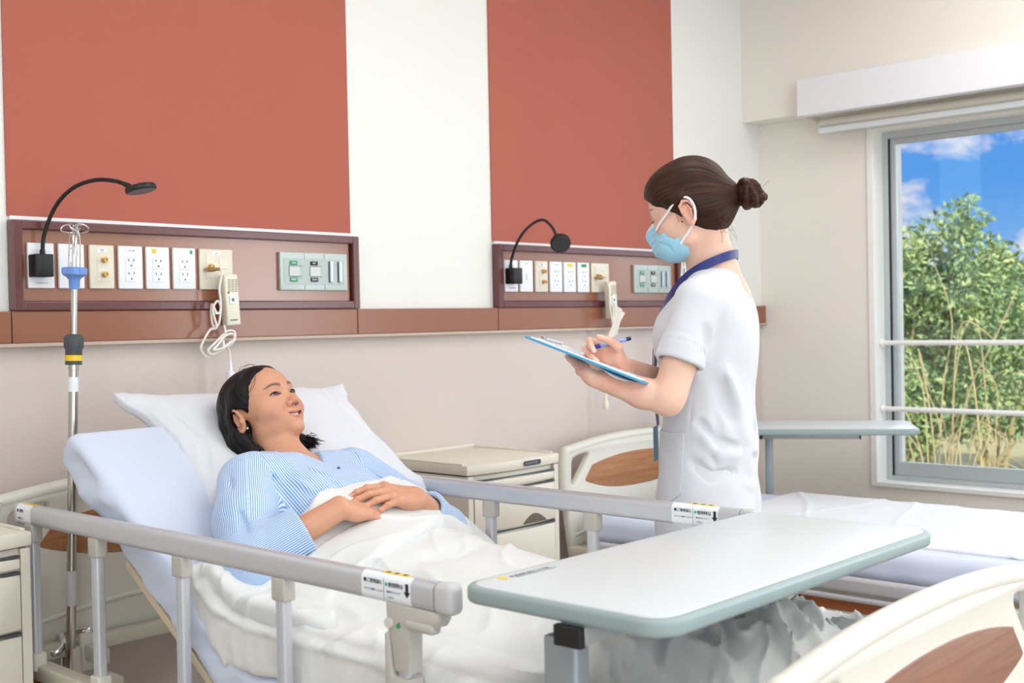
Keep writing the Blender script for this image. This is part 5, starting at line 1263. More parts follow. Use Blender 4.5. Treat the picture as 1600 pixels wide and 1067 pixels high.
# ================================================================ MATTRESSES, SHEETS, PILLOW, DUVET
def seg_path(n):
    """mattress path of the patient bed seen from the side: flat, bend, slope"""
    pts = spline([(0, .80, 0), (0, 1.3, 0), (0, 1.80, 0), (0, 1.90, .012), (0, 2.00, .062)], 10)[:-1]
    return pts
def mattress1():
    t = empty('mattress', (1.71, 1.7, .505)); tag(t, 'mattress in a pale blue fitted sheet bent up under the patient', 'mattress', 'mattresses')
    zb = .507; th = .098; ang = ANG; NS = 240; NC = 150
    # bottom line (Y,Z): flat to 1.93, smooth bend, then the slope
    ys = []; L0 = 1.93 - .80; L1 = .80; S = np.linspace(0, L0 + L1, NS); r = .10
    Y = np.zeros(NS); Z = np.zeros(NS); A = np.zeros(NS)
    A = ang * (np.clip((S - (L0 - r)) / (2 * r), 0, 1)); A = A * A * (3 - 2 * A / ang) / ang if False else ang * (lambda u: u * u * (3 - 2 * u))(np.clip((S - (L0 - r)) / (2 * r), 0, 1))
    dS = S[1] - S[0]; Y = .80 + np.concatenate([[0], np.cumsum(np.cos((A[1:] + A[:-1]) / 2) * dS)]); Z = zb + np.concatenate([[0], np.cumsum(np.sin((A[1:] + A[:-1]) / 2) * dS)])
    prof = []
    w = .41
    P2 = [(x_, y_) for x_, y_ in rrect(2 * w, th, .024, 8, 0, th / 2)]
    P2 = np.array(P2 + [P2[0]]); d = np.r_[0, np.cumsum(np.linalg.norm(np.diff(P2, axis=0), axis=1))]; u = np.linspace(0, d[-1], NC + 1)[:-1]
    X = np.interp(u, d, P2[:, 0]); H = np.interp(u, d, P2[:, 1])
    nx = np.clip((np.abs(X) - (w - .024)) / .024, 0, 1) * np.sign(X); nh = np.where(H > th - .024, (H - th + .024) / .024, np.where(H < .024, (H - .024) / .024, 0)); l = np.hypot(nx, nh) + 1e-9; nx /= l; nh /= l
    xs = X[None] + 0 * S[:, None]; hs = H[None] + 0 * S[:, None]
    q = np.stack([xs.ravel() * 3, (S[:, None] + 0 * xs).ravel() * 3, hs.ravel() * 3], 1)
    wr = .55 * (.0030 * fbm(q, (1.5, 1.5, 1.5), 3) + .0060 * np.clip(np.abs(pnoise(q * (.9, 1.0, 1) + np.stack([q[:, 1] * .8, 0 * q[:, 0], 0 * q[:, 0]], 1), 1.2, 3.3)) * -2 + .35, 0, 1)).reshape(xs.shape)
    side = (np.abs(xs) > w - .03) & (hs < th - .02)
    sidew = .020 * fbm(np.stack([(S[:, None] + .9 * hs).ravel() * 9, hs.ravel() * 6, (xs > 0).ravel() * 9.0], 1), 1.0, 3).reshape(xs.shape)
    dsp = wr + np.where(side, sidew, 0) + np.where((hs < .002), -wr, 0)
    endt = np.minimum(1, np.minimum(S, S[-1] - S) / .014)[:, None] ** .5
    hc = th / 2 + (hs - th / 2) * (.55 + .45 * endt)
    xx = (xs + nx[None] * dsp) * (.985 + .015 * endt); hh = hc + nh[None] * dsp
    V = np.stack([1.71 + xx, Y[:, None] - np.sin(A)[:, None] * hh, Z[:, None] + np.cos(A)[:, None] * hh], -1).reshape(-1, 3)
    F_ = []
    for i in range(NS - 1):
        a = i * NC + np.arange(NC); b_ = i * NC + (np.arange(NC) + 1) % NC; F_.append(np.stack([a, a + NC, b_ + NC, b_], 1))
    o = np_mesh('fitted_sheet', V, np.concatenate(F_), M_sheetb, t)
    bm = bmesh.new(); bm.from_mesh(o.data); bmesh.ops.holes_fill(bm, edges=[e for e in bm.edges if e.is_boundary], sides=0); bmesh.ops.recalc_face_normals(bm, faces=bm.faces); bm.to_mesh(o.data); bm.free()
    return t
mattress1()
def ztop1(y):
    """height of the sheet surface of the patient bed along y"""
    s = .65; k = .10; d = (y - 1.955) * s; return .606 + np.where(d > 0, d, 0) + k * .12 * np.exp(-(np.abs(d) / (k * .35)) ** 1.2) * .6
def heightslab(name, htop, thick, inside, lo, hi, h, m, parent=None, kround=.03, disp=None, extra=None, hbot=None):
    F = Field()
    def f(P):
        z = htop(P[:, 0], P[:, 1]); a = P[:, 2] - (z + thick); b_ = (z if hbot is None else hbot(P[:, 0], P[:, 1])) - P[:, 2]; return smax(smax(a * .8, inside(P[:, 0], P[:, 1]), kround), b_ * .8, kround * .5)
    F.custom(f, None, .01)
    if extra: extra(F)
    if disp: F.disp(disp)
    V, Q = F.mesh(lo, hi, h)
    return np_mesh(name, V, Q, m, parent)
def poly_sd(pts):
    pts = np.array(pts, float)
    def f(x, y):
        P = np.stack([x, y], 1); d = None; inside = np.zeros(len(P), bool); n = len(pts)
        for i in range(n):
            a, b_ = pts[i], pts[(i + 1) % n]; ab = b_ - a; v = P - a; t = np.clip((v @ ab) / (ab @ ab), 0, 1); q = v - t[:, None] * ab; e = (q * q).sum(1); d = e if d is None else np.minimum(d, e)
            c = ((a[1] > P[:, 1]) != (b_[1] > P[:, 1])) & (P[:, 0] < (b_[0] - a[0]) * (P[:, 1] - a[1]) / (b_[1] - a[1] + 1e-12) + a[0]); inside ^= c
        d = np.sqrt(d); return np.where(inside, -d, d)
    return f
def smooth_poly(pts, n=6): return [(p.x, p.y) for p in spline([(a, b_, 0) for a, b_ in pts], n, True)]
# mattress of the empty bed
t = empty('mattress', (3.85, 1.8, .432)); tag(t, 'mattress in a pale blue fitted sheet on the empty bed', 'mattress', 'mattresses')
def fm(P):
    q = np.abs(P - np.array((3.86, 1.80, .482), F4)) - np.array((.44, 1.0, .048), F4) + .035; return np.sqrt((np.maximum(q, 0) ** 2).sum(1)) + np.minimum(q.max(1), 0) - .035
F = Field(); F.custom(fm, None, .01)
F.disp(lambda P: -.008 * fbm(P, (9, 6, 5), 3) * np.clip((.54 - P[:, 2]) / .02, .25, 1) - .010 * np.clip(.25 - np.abs(pnoise(P, (10, 5, 4), 9.0)), 0, 1) * np.clip((P[:, 1] - 2.5) * 5, .1, 1.6))
V, Q = F.mesh((3.37, .76, .41), (4.34, 2.84, .56), .008); np_mesh('fitted_sheet', V, Q, M_sheetb, t)
# flat sheet laid over it
ins = poly_sd([(3.53, .78), (3.515, 2.05), (3.56, 2.34), (3.9, 2.40), (4.33, 2.44), (4.33, .78)])
crs = [((3.40, 1.62), (4.3, 1.92), .004), ((3.40, 1.25), (4.3, 1.40), .004), ((3.9, .8), (3.85, 2.3), .003), ((3.5, 1.9), (4.25, 2.35), .005), ((3.55, 2.2), (4.3, 2.05), .004)]
def h2(x, y):
    z = .527 + .006 * fbm(np.stack([x, y, 0 * x], 1), (5, 4, 1), 3) + .010 * np.clip(.22 - np.abs(pnoise(np.stack([x + y * .6, y * .5, 0 * x], 1), (7, 7, 1), 5.0)), 0, 1)
    for (a, b_, d) in crs:
        a = np.array(a); b_ = np.array(b_); u = (b_ - a) / np.linalg.norm(b_ - a); dd = (x - a[0]) * -u[1] + (y - a[1]) * u[0] + .01 * np.sin(x * 9 + y * 4); z = z + d * np.exp(-(dd / .012) ** 2)
    return z
o = heightslab('flat_sheet', h2, .012, ins, (3.40, .74, .50), (4.36, 2.48, .58), .006, M_sheet, None, .008)
tag(o, 'loose white flat sheet with creases spread over the empty bed', 'sheet')
# pillow
PO = np.array((1.820, 2.468, .950)); PR = np.array([(1, 0, 0), (0, cos(R_(34)), sin(R_(34))), (0, -sin(R_(34)), cos(R_(34)))]).T
PR = PR @ rot3('Z', -2)
def pil(P):
    q = (P - PO.astype(F4)) @ PR.astype(F4); a, b_ = .292, .200
    u = q[:, 0] / a; v = q[:, 1] / b_; cr = 1 + .055 * (u * u + v * v) * np.clip(u * u * v * v, 0, 1.2)
    u = u / cr; v = v / cr
    t = .068 * np.clip(1 - u ** 4, 0, 1) ** .55 * np.clip(1 - v ** 4, 0, 1) ** .55
    t = t - .060 * np.exp(-((q[:, 0] + .085) / .080) ** 2 - ((q[:, 1] + .04) / .14) ** 2) * (q[:, 2] > 0)
    t = np.maximum(t, .006)
    side = np.maximum(np.abs(u) - 1, np.abs(v) - 1) * .2
    return np.maximum((np.abs(q[:, 2]) - t - .004) * .7, side)
F = Field(); F.custom(pil, None, .01)
pw = lambda a, b_, c: PO + PR @ np.array((a, b_, c))
for pts, w_, d_ in (([pw(-.29, -.16, .03), pw(-.24, .0, .055), pw(-.26, .16, .03)], .010, -.005), ([pw(-.31, -.10, .02), pw(-.28, .02, .03), pw(-.30, .14, .02)], .008, .004), ([pw(-.12, .17, .05), pw(-.05, .05, .05), pw(-.10, -.05, .04)], .014, .006), ([pw(.0, .19, .05), pw(.02, .06, .05), pw(.04, -.02, .05)], .012, -.006),
                    ([pw(.14, .19, .05), pw(.18, .05, .06), pw(.14, -.1, .06)], .014, .006), ([pw(.24, .19, .04), pw(.22, .1, .05), pw(.25, -.05, .05)], .010, -.005), ([pw(.29, .15, .03), pw(.27, .0, .05), pw(.29, -.16, .03)], .010, .005), ([pw(-.2, -.19, .03), pw(-.1, -.15, .04), pw(.0, -.19, .03)], .010, -.005)): F.fold(pts, w_, d_)
F.disp(lambda P: -.0035 * fbm(P, 9.0, 3))
V, Q = F.mesh(PO - .42, PO + .42, .0042)
t = empty('pillow', tuple(PO)); tag(t, 'plump white pillow under the patient head, leaning on the raised backrest', 'pillow')
np_mesh('pillowcase', V, Q, M_sheet, t)
# duvet
def body_h(x, y):
    xc = 1.72
    Hs = np.interp(y, [.78, .86, .98, 1.12, 1.35, 1.6, 1.8, 1.95, 2.05, 2.12, 2.2], [.01, .05, .115, .10, .105, .12, .140, .150, .150, .138, .12])
    wd = np.interp(y, [.8, 1.3, 1.7, 1.9, 2.1], [.20, .22, .27, .31, .30]); return Hs * np.exp(-(np.abs(x - xc) / wd) ** 3.0)
def sheet1(y): return np.where(y < 1.95, ztop1(y), .606 + .62 * (y - 1.95))
def hd_(x, y):
    puff = .048 * np.clip((1.56 - x) / .16, 0, 1) * np.clip((2.12 - y) / .08, 0, 1) + .020 * np.clip((x - 1.98) / .08, 0, 1)
    return sheet1(y) + np.maximum(body_h(x, y), puff) - .002
def hb_(x, y): return sheet1(y) - .004
edge = smooth_poly([(1.300, .80), (1.298, 1.4), (1.296, 1.8), (1.300, 2.02), (1.335, 2.125), (1.40, 2.10), (1.47, 2.045), (1.54, 2.05), (1.62, 2.085), (1.75, 2.10), (1.90, 2.115), (2.02, 2.17), (2.09, 2.19), (2.132, 2.05), (2.128, 1.6), (2.13, 1.1), (2.12, .80)], 5)
ins_d = poly_sd(edge)
def ridge(n, w): return np.clip(1 - np.abs(n) / w, 0, 1) ** 2
def duv_disp(P):
    x, y = P[:, 0], P[:, 1]; foot = np.clip((1.32 - y) / .18, 0, 1) * np.clip((x - 1.35) / .25, 0, 1)
    ind = np.clip((-ins_d(x, y)) / .07, 0, 1)
    r = -(.010 * fbm(P, (4.5, 3.2, 4), 2) + .0035 * fbm(P, (15, 10, 12), 2, 4.0)) * (.15 + .85 * ind)
    r += -.009 * ridge(pnoise(np.stack([x * .7 - y * .7, (x + y) * .28, P[:, 2] * .5], 1), 9.0, 2.0), .16) * ind * (.4 + .6 * np.clip(np.abs(x - 1.68) / .3, 0, 1)) * (1 - foot)
    ac, al = .675 * x - .737 * y, .737 * x + .675 * y
    r += -foot * (.2 + .8 * ind) * (.024 * ridge(pnoise(np.stack([ac + .25 * al, al * .22, P[:, 2] * .15], 1), 13.0, 8.0), .30) + .012 * ridge(pnoise(np.stack([ac - .2 * al, al * .3, P[:, 2] * .3], 1), 30.0, 3.0), .28) - .012)
    side = 1 - ind; r += -side * (.0045 * fbm(np.stack([x * .3, y, P[:, 2] * .45], 1), 30.0, 2, 6.0) + .005 * fbm(np.stack([x, y, P[:, 2]], 1), 8.0, 2, 2.0))
    return r
def duv_extra(F):
    zz = lambda x, y: float(hd_(np.array([x]), np.array([y]))[0]) + .050
    seam = [(1.3015, y) for y in (.84, 1.0, 1.15, 1.3, 1.45, 1.6, 1.75, 1.88, 1.98)] + [(1.305, 2.05), (1.335, 2.12), (1.385, 2.11), (1.44, 2.065)]
    F.chain([(x, y, zz(x, y) - .016) for x, y in seam], [.0085] * len(seam), .004)
    F.fold([(x + .016, y, zz(x, y)) for x, y in seam], .007, -.004)
    for pts, w_, d_ in (([(1.95, 2.0), (2.0, 1.95), (2.05, 1.92)], .016, -.020), ([(1.42, 1.6), (1.5, 1.35), (1.55, 1.1)], .035, .010), ([(1.36, 1.66), (1.42, 1.5), (1.40, 1.25)], .022, -.008), ([(2.0, 1.8), (1.93, 1.5), (1.95, 1.2)], .03, -.010), ([(1.62, 1.7), (1.7, 1.4), (1.72, 1.1)], .03, .008), ([(1.5, 1.74), (1.7, 1.72), (1.9, 1.80)], .03, -.008)):
        F.fold([(x, y, zz(x, y)) for x, y in pts], w_, d_)
t = empty('duvet', (1.7, 1.4, .62)); tag(t, 'thick white duvet drawn up to the patient waist, its near corner turned back', 'duvet')
heightslab('duvet_body', hd_, .050, ins_d, (1.24, .74, .50), (2.20, 2.26, 1.02), .005, M_duvet, t, .024, duv_disp, duv_extra, hb_)
# turned-back corner and band
fl = smooth_poly([(1.335, 2.085), (1.322, 1.95), (1.322, 1.80), (1.342, 1.735), (1.385, 1.722), (1.42, 1.775), (1.47, 1.815), (1.545, 1.805), (1.68, 1.835), (1.88, 1.93), (1.985, 1.965), (2.045, 2.02), (2.03, 2.085), (1.90, 2.085), (1.75, 2.08), (1.62, 2.06), (1.52, 2.02), (1.45, 2.03), (1.39, 2.085)], 6)
fold_in = poly_sd(fl)
heightslab('turned_back_corner', lambda x, y: hd_(x, y) + .040, .034, fold_in, (1.28, 1.68, .60), (2.16, 2.2, 1.02), .005, M_duvet, t, .018, lambda P: -.005 * fbm(P, 7.0, 3) - .005 * ridge(pnoise(P, (6, 14, 8), 5.0), .15))
# ================================================================ THE NURSE
_t0 = _t.time()
CR = np.array((.675235, -.737329, -.020)); CU = np.array((.0, .0, 1.0)); CB = np.array((-.7372, -.6755, .0))
def px_at(x, y, depth):
    v = np.array([(x - 800) / 1869., -(y - 533.5) / 1869., -1.0]) * depth
    return np.array([0, 0, 1.25]) + np.array(CM) @ v
NF = unit(-CR * .955 - CB * .297); NF[2] = 0; NF = unit(NF); NL = np.cross((0, 0, 1), NF)   # torso forward, her left
def build_nurse():
    root = empty('person', (2.42, 1.60, 0)); tag(root, 'woman in a white short-sleeved tunic and blue face mask standing and writing', 'person')
    fh = unit(-CR * .93 - CB * .36); pit = R_(-13); f = fh * cos(pit) + np.array((0, 0, 1)) * sin(pit); u = np.array((0, 0, 1)) * cos(pit) - fh * sin(pit)
    HR = np.array([np.cross(f, u), f, u]).T
    ear = px_at(1074, 331, 2.80); HO = ear - HR @ np.array((-.078, -.012, -.010))
    hw = lambda *p: HO + HR @ np.array(p)
    ax = np.array((px_at(1108, 560, 2.90)[0], px_at(1108, 560, 2.90)[1], 0.0))          # torso axis on the floor plan
    B_ = lambda a, l, z: ax + NF * a + NL * l + np.array((0, 0, z))
    F = Field(); nails = []
    head(F, HO, HR, {'closed': True})
    nb = B_(-.012, 0, 1.375)
    F.rc(hw(0, -.026, -.045), nb, .043, .046, .018); F.rc(hw(0, .012, -.072), nb + NF * .02, .026, .028, .03)
    F.rc(hw(0, -.045, -.03), nb - NF * .012, .034, .036, .02)
    shl, shr = B_(.0, .160, 1.285), B_(.0, -.160, 1.285)
    F.rc(B_(-.02, .12, 1.300), B_(-.02, -.12, 1.300), .040, .040, .03); F.rc(nb, B_(-.03, 0, 1.30), .052, .07, .03)
    F.ell(B_(.0, 0, 1.20), (.15, .10, .15), .05, rot=np.array([NL, NF, (0, 0, 1)]).T); F.ell(B_(.0, 0, 1.02), (.125, .09, .16), .05, rot=np.array([NL, NF, (0, 0, 1)]).T)
    # left arm (nearer): elbow low, hand under the clipboard
    away = -CB; upv = np.array((0, 0, 1.0)); lf = -CR
    ub = unit(unit(lf * .86 + away * .44) * .946 + upv * .325); vw = unit(np.array((0, 0, 1.25)) - px_at(925, 573, 2.7)); nbv = np.cross(ub, vw); nbv = unit(nbv if nbv[2] > 0 else -nbv); nbv = unit(nbv + vw * .055); wb = unit(np.cross(ub, nbv)); wb = -wb if wb @ CB < 0 else wb
    c0_ = (px_at(1004, 599, 2.655) + 0 * ub); org = c0_ - wb * .0                                   # near lower corner, camera side
    K = lambda a, w_, n_=0: org + ub * a - wb * w_ + nbv * n_
    ell_ = px_at(1043, 627, 2.70); wl = K(.135, .048, -.030)
    F.rc(shl, ell_ + (shl - ell_) * .08, .044, .0385, .02)
    F.rc(ell_ + (shl - ell_) * .10, ell_, .036, .031, .01)
    away = -CB; upv = np.array((0, 0, 1.0)); lf = -CR
    forearm(F, ell_, wl, unit(away * .9 + upv * .4), .0325, .0225)
    Dl = unit(ub * .42 - wb * .90)
    hand(F, wl, Dl, -nbv, False, [(-2, 14, 62), (-2, 12, 66), (-2, 14, 66), (0, 14, 60)], (3, 1, -1, -4), [(.75, .60, -.2), (.9, .40, -.10), (.95, .25, .0)], .98, nails)
    # right arm (far side) reaching round with the pen
    elr = B_(.075, -.215, 1.055); wr = px_at(972, 575, 2.80)
    F.rc(shr, elr, .042, .034, .02)
    forearm(F, elr, wr, unit(upv), .034, .0225)
    Dr = unit(lf * .80 + upv * .48 - away * .10)
    hand(F, wr, Dr, unit(away * .80 + upv * .45 + lf * .1), True, [(44, 58, 22), (58, 68, 30), (66, 74, 34), (70, 72, 34)], (3, 0, -2, -4), [(.62, .70, -.38), (.93, .18, -.32), (.97, -.18, -.16), (0, 1, .3)], .96, nails)
    V, Q = F.mesh((1.85, 1.30, .98), (2.85, 2.15, 1.72), .0019)
    L = (V - HO) @ HR; T = np.tile(np.array(lin((232, 190, 168))), (len(V), 1))
    def mixc(w, c): w = np.clip(w, 0, 1)[:, None]; T[:] = T * (1 - w) + np.array(lin(c)) * w
    inh = np.linalg.norm(L, axis=1) < .16
    for s in (-1, 1):
        mixc(inh * .45 * np.exp(-(((L[:, 0] - s * .050) / .022) ** 2 + ((L[:, 2] + .026) / .020) ** 2)) * (L[:, 1] > .02), (226, 158, 146))
        mixc(brow_tint(L, s) * .75 * inh, (96, 66, 54))
        mixc(inh * .4 * (np.abs(L[:, 0] * s - .080) < .016) * (np.abs(L[:, 1] + .012) < .03) * (np.abs(L[:, 2] + .01) < .034), (226, 142, 124))
    for hnd in (wl, wr): mixc(.30 * np.clip((.16 - np.linalg.norm(V - hnd, axis=1)) / .08, 0, 1) * np.clip(pnoise(V, 30.0) * 2 + .6, 0, 1), (222, 146, 124))
    for (c, d, n, r) in nails:
        q = V - c; a = q @ d; nn = q @ n; t_ = np.linalg.norm(q - np.outer(a, d) - np.outer(nn, n), axis=1)
        mixc(((np.abs(a + .001) < r * 1.2) & (t_ < r * .85) & (nn > -r * .35) & (nn < r)) * .8, (250, 206, 192))
    body = np_mesh('body', V, Q, skin_mat('skin_fair'), root, T)
    b = B()
    for s in (-1, 1): tube(b, [Vector(hw(s * x, y, z)) for x, y, z in ((.0165, .0845, -.003), (.024, .0865, -.0065), (.031, .087, -.0082), (.039, .0835, -.0075), (.0455, .0785, -.004))], [.0004, .001, .0012, .001, .0004], 6)
    o = link('eyelashes', b, MATS['lash_black'], None, smooth=True); keep_parent(o, body)
    b = B(); lathe(b, Vector(hw(-.0855, .004, -.030)), Vector(HR @ np.array((-1, 0, 0))), [(0, .0022), (.001, .0020), (.0015, .0005)], 12); o = link('ear_stud', b, M_black, None); keep_parent(o, body)
    # ---- hair drawn back into a bun
    H = Field(); H.frame(HO, HR)
    H.ell((0, -.014, .040), (.086, .095, .092), .01); H.ell((0, .030, .055), (.072, .066, .062), .02)
    H.ell((0, -.056, -.008), (.072, .054, .060), .03)
    H.ell((0, -.095, .012), (.034, .036, .034), .03)
    for s in (-1, 1): H.chain([(s * .055, .045, .050), (s * .074, .018, .026), (s * .077, -.002, .022), (s * .070, -.035, .005)], (.012, .012, .012, .014), .02)
    H.ell((0, .092, -.022), (.068, .078, .074), .012, 's'); H.ell((0, .070, -.075), (.095, .095, .070), .01, 's')
    for s in (-1, 1): H.ell((s * .090, -.010, -.020), (.022, .024, .040), .006, 's')
    def gro(P):
        q = (P - HO.astype(F4)) @ HR.astype(F4); a = np.arctan2(q[:, 0], q[:, 2] - .004) ; w_ = np.clip((q[:, 1] + .16) / .05, 0, 1)
        return (-.0016 * pnoise(np.stack([a * 11, q[:, 1] * 7, 0 * a], 1)) - .0010 * pnoise(np.stack([a * 30, q[:, 1] * 10, 0 * a], 1), 1.0, 4.0)) * w_
    H.disp(gro)
    V, Q = H.mesh(HO - .22, HO + .22, .0022); L = (V - HO) @ HR
    HM = hair_mat('hair_brown', (34, 20, 15), (92, 56, 38), 1.0)
    hair = np_mesh('hair', V, Q, HM, root, attrs={'strand': np.arctan2(L[:, 0], L[:, 2] - .004) * .6, 'along': L[:, 1] * .12})
    # bun: coils wound round themselves
    bc = hw(0, -.150, .004)
    Bn = Field(); Bn.frame(bc, HR); Bn.ell((0, 0, 0), (.034, .029, .033), .01); Bn.ell((0, .034, .004), (.018, .022, .021), .008); rs = np.random.default_rng(3)
    for k in range(7):
        n_ = unit(np.array((rs.normal(0, .35), 1.0, rs.normal(0, .35)))); x_, y_ = unit(np.cross(n_, (0, 0, 1))), None; y_ = np.cross(n_, x_); r_ = .0305 + rs.uniform(-.003, .003); off = np.array((rs.normal(0, .003), -.015 + .0052 * k, rs.normal(0, .003)))
        rr_ = r_ * (1 - ((k - 3) / 5.2) ** 2); a0 = rs.uniform(0, 6)
        Bn.chain([off + (x_ * cos(a0 + a) + y_ * sin(a0 + a)) * rr_ + n_ * .004 * sin(2 * a) for a in np.linspace(0, 5.6, 15)], [.0085 + .0014 * sin(3 * a) for a in np.linspace(0, 5.6, 15)], .002)
    Bn.disp(lambda P: (lambda q: -.0012 * pnoise(np.stack([np.arctan2(q[:, 0], q[:, 2]) * 3, q[:, 1] * 260, np.hypot(q[:, 0], q[:, 2]) * 260], 1)))((P - bc.astype(F4)) @ HR.astype(F4)))
    V, Q = Bn.mesh(bc - .06, bc + .06, .0016); q = (V - bc) @ HR
    o = np_mesh('hair_bun', V, Q, HM, None, attrs={'strand': (q[:, 1] + np.hypot(q[:, 0], q[:, 2])) * 4, 'along': np.arctan2(q[:, 0], q[:, 2]) * .1}); keep_parent(o, hair)
    b = B(); 
    for k in range(3): tube(b, [Vector(hw(cos(a) * .0215, -.113 - .004 * k, .008 + sin(a) * .0225)) for a in np.linspace(0, 2 * pi, 17)[:-1]], .0028, 6, closed=True)
    o = link('hair_tie', b, mat('tie_dark', (40, 26, 22), .6), None, smooth=True); keep_parent(o, hair)
    b = B()
    for i in range(34):
        if i < 22: p0 = np.array((rs.uniform(-.07, .01), rs.uniform(-.095, -.06), rs.uniform(-.075, -.04))); d = unit((rs.normal(0, .2), -.2 + rs.normal(0, .3), -1)); Ls = rs.uniform(.012, .03)
        elif i < 28: p0 = bc_l = np.array((0, -.165, .0)) + unit(rs.normal(0, 1, 3)) * .026; d = unit(rs.normal(0, 1, 3)); Ls = rs.uniform(.012, .022)
        else: p0 = np.array((rs.uniform(-.08, -.05), .03 - rs.uniform(0, .02), .02)); d = unit((-.05, .1, -1)); Ls = rs.uniform(.02, .05)
        tube(b, [Vector(hw(*q)) for q in bez(p0, p0 + d * Ls * .4, p0 + d * Ls * .8 + rs.normal(0, .003, 3), p0 + d * Ls + rs.normal(0, .005, 3), 5)], .00032, 3)
    o = link('loose_strands', b, mat('strand_brown', (70, 42, 30), .4), None, smooth=True); keep_parent(o, hair)
    # ---- face mask
    Mk = Field(); Mk.frame(HO, HR)
    Mk.ell((0, .036, -.050), (.0655, .0600, .064), .01); Mk.rc((0, .082, -.008), (0, .100, -.034), .010, .014, .02); Mk.ell((0, .064, -.078), (.036, .030, .028), .02)
    Mk.rc((0, .094, -.036), (0, .090, -.070), .016, .016, .02)
    side = poly_sd([(.112, .004), (.066, -.006), (.058, -.026), (.052, -.050), (.036, -.062), (.012, -.058), (.010, -.085), (.016, -.106), (.055, -.118), (.13, -.10), (.14, -.03)])
    def cut(P): q = (P - HO.astype(F4)) @ HR.astype(F4); return side(q[:, 1], q[:, 2])
    def pleat(P):
        q = (P - HO.astype(F4)) @ HR.astype(F4); c = q[:, 2] + .020 + .35 * (q[:, 1] - .09); fr = (c / .0155) % 1.0; m = (c < 0) & (c > -.062) & (q[:, 2] < -.02)
        return np.where(m, -.0022 * (1 - fr), 0) * np.clip((q[:, 1] - .060) / .02, 0, 1) - .0012 * pnoise(q, 45.0)
    Mk.disp(pleat)
    for s in (-1, 1): Mk.fold([(s * .045, .085, -.055), (s * .055, .055, -.075), (s * .050, .05, -.105)], .004, -.003); Mk.fold([(s * .040, .090, -.050), (s * .055, .060, -.058), (s * .062, .045, -.060)], .004, .0035)
    Mk.custom(cut, lambda P: np.full(len(P), -1.0, F4), .001, 'i')
    V, Q = Mk.mesh(HO - .15, HO + .16, .0018)
    L = (V - HO) @ HR
    wt = np.clip((L[:, 2] + .35 * (L[:, 1] - .09) + .0175) / .0015, 0, 1) * (L[:, 1] > .05); tn = np.array(lin((158, 212, 236)))[None] * (1 - wt[:, None]) + np.array(lin((228, 239, 246)))[None] * wt[:, None]
    mm_ = mat('mask_fabric', (158, 212, 236), .75, bump=(900, .2, .0004), sheen=.3); an = mm_.node_tree.nodes.new('ShaderNodeAttribute'); an.attribute_name = 'tint'; mm_.node_tree.links.new(an.outputs['Color'], mm_.node_tree.nodes['Principled BSDF'].inputs['Base Color'])
    mk = np_mesh('face_mask', V, Q, mm_, root, tn)
    b = B()
    for s in (-1, 1):
        c1 = [(s * .060, .076, -.030), (s * .070, .060, -.018), (s * .0825, .034, .000), (s * .0905, .010, .018), (s * .0900, -.008, .025)]
        c2 = [(s * .0900, -.008, .025), (s * .0935, -.026, .018), (s * .0930, -.034, -.006), (s * .084, -.026, -.032), (s * .0720, -.006, -.052), (s * .0640, .016, -.068), (s * .060, .026, -.078)]
        tube(b, [Vector(hw(*p)) for p in spline(c1, 5)], .0034, 6, sx=.5); tube(b, [Vector(hw(*p)) for p in spline(c2, 5)], .0030, 6, sx=.5)
    o = link('ear_loop', b, mat('loop_white', (238, 240, 244), .7), None, smooth=True); keep_parent(o, mk)
    # ---- tunic
    G = Field(); fr = np.array([NL, NF, (0, 0, 1)]).T
    G.rc(B_(-.015, .12, 1.288), B_(-.015, -.12, 1.288), .058, .058, .03)
    G.ell(B_(-.016, 0, 1.338), (.115, .066, .036), .03, rot=fr)
    G.rc(B_(.002, .045, 1.22), B_(.0, .05, .95), .108, .100, .04); G.rc(B_(.002, -.045, 1.22), B_(.0, -.05, .95), .108, .100, .04)
    G.rc(B_(.0, .05, .95), B_(.006, .075, .76), .100, .120, .04); G.rc(B_(.0, -.05, .95), B_(.006, -.075, .76), .100, .120, .04)
    G.ell(B_(.06, .07, 1.20), (.06, .055, .06), .05, rot=fr); G.ell(B_(.06, -.07, 1.20), (.06, .055, .06), .05, rot=fr)
    G.ell(B_(-.050, 0, 1.21), (.11, .060, .11), .05, rot=fr)
    # sleeves with a turned band
    for sh, el in ((shl, ell_), (shr, elr)):
        d = unit(el - sh); Ls = np.linalg.norm(el - sh); c0 = sh + d * Ls * .61
        G.rc_cut(sh + d * .0, sh + d * Ls * .72, .056, .0545, c0, d, .030, .003)
        G.rc_cut(c0 - d * .038, c0 + d * .04, .0578, .0585, c0 + d * .002, d, .001, .002); G.fold([tuple(c0 - d * .0385 + unit(np.cross(d, NL)) * .06 * cos(a) + unit(np.cross(d, np.cross(d, NL))) * .06 * sin(a)) for a in np.linspace(0, 2 * pi, 13)], .002, -.002)
        G.rc(c0 - d * .012, c0 + d * .06, .046, .052, .003, 's')
    G.rbox(B_(0, 0, .60), (.3, .3, .11), .001, .004, 's', rot=fr)                       # hem
    nk = B_(.030, 0, 1.420)
    G.ell(nk, (.066, .072, .058), .006, 's', rot=fr @ rot3('X', 18))
    S_ = lambda a, l, z: B_(a, l, z)
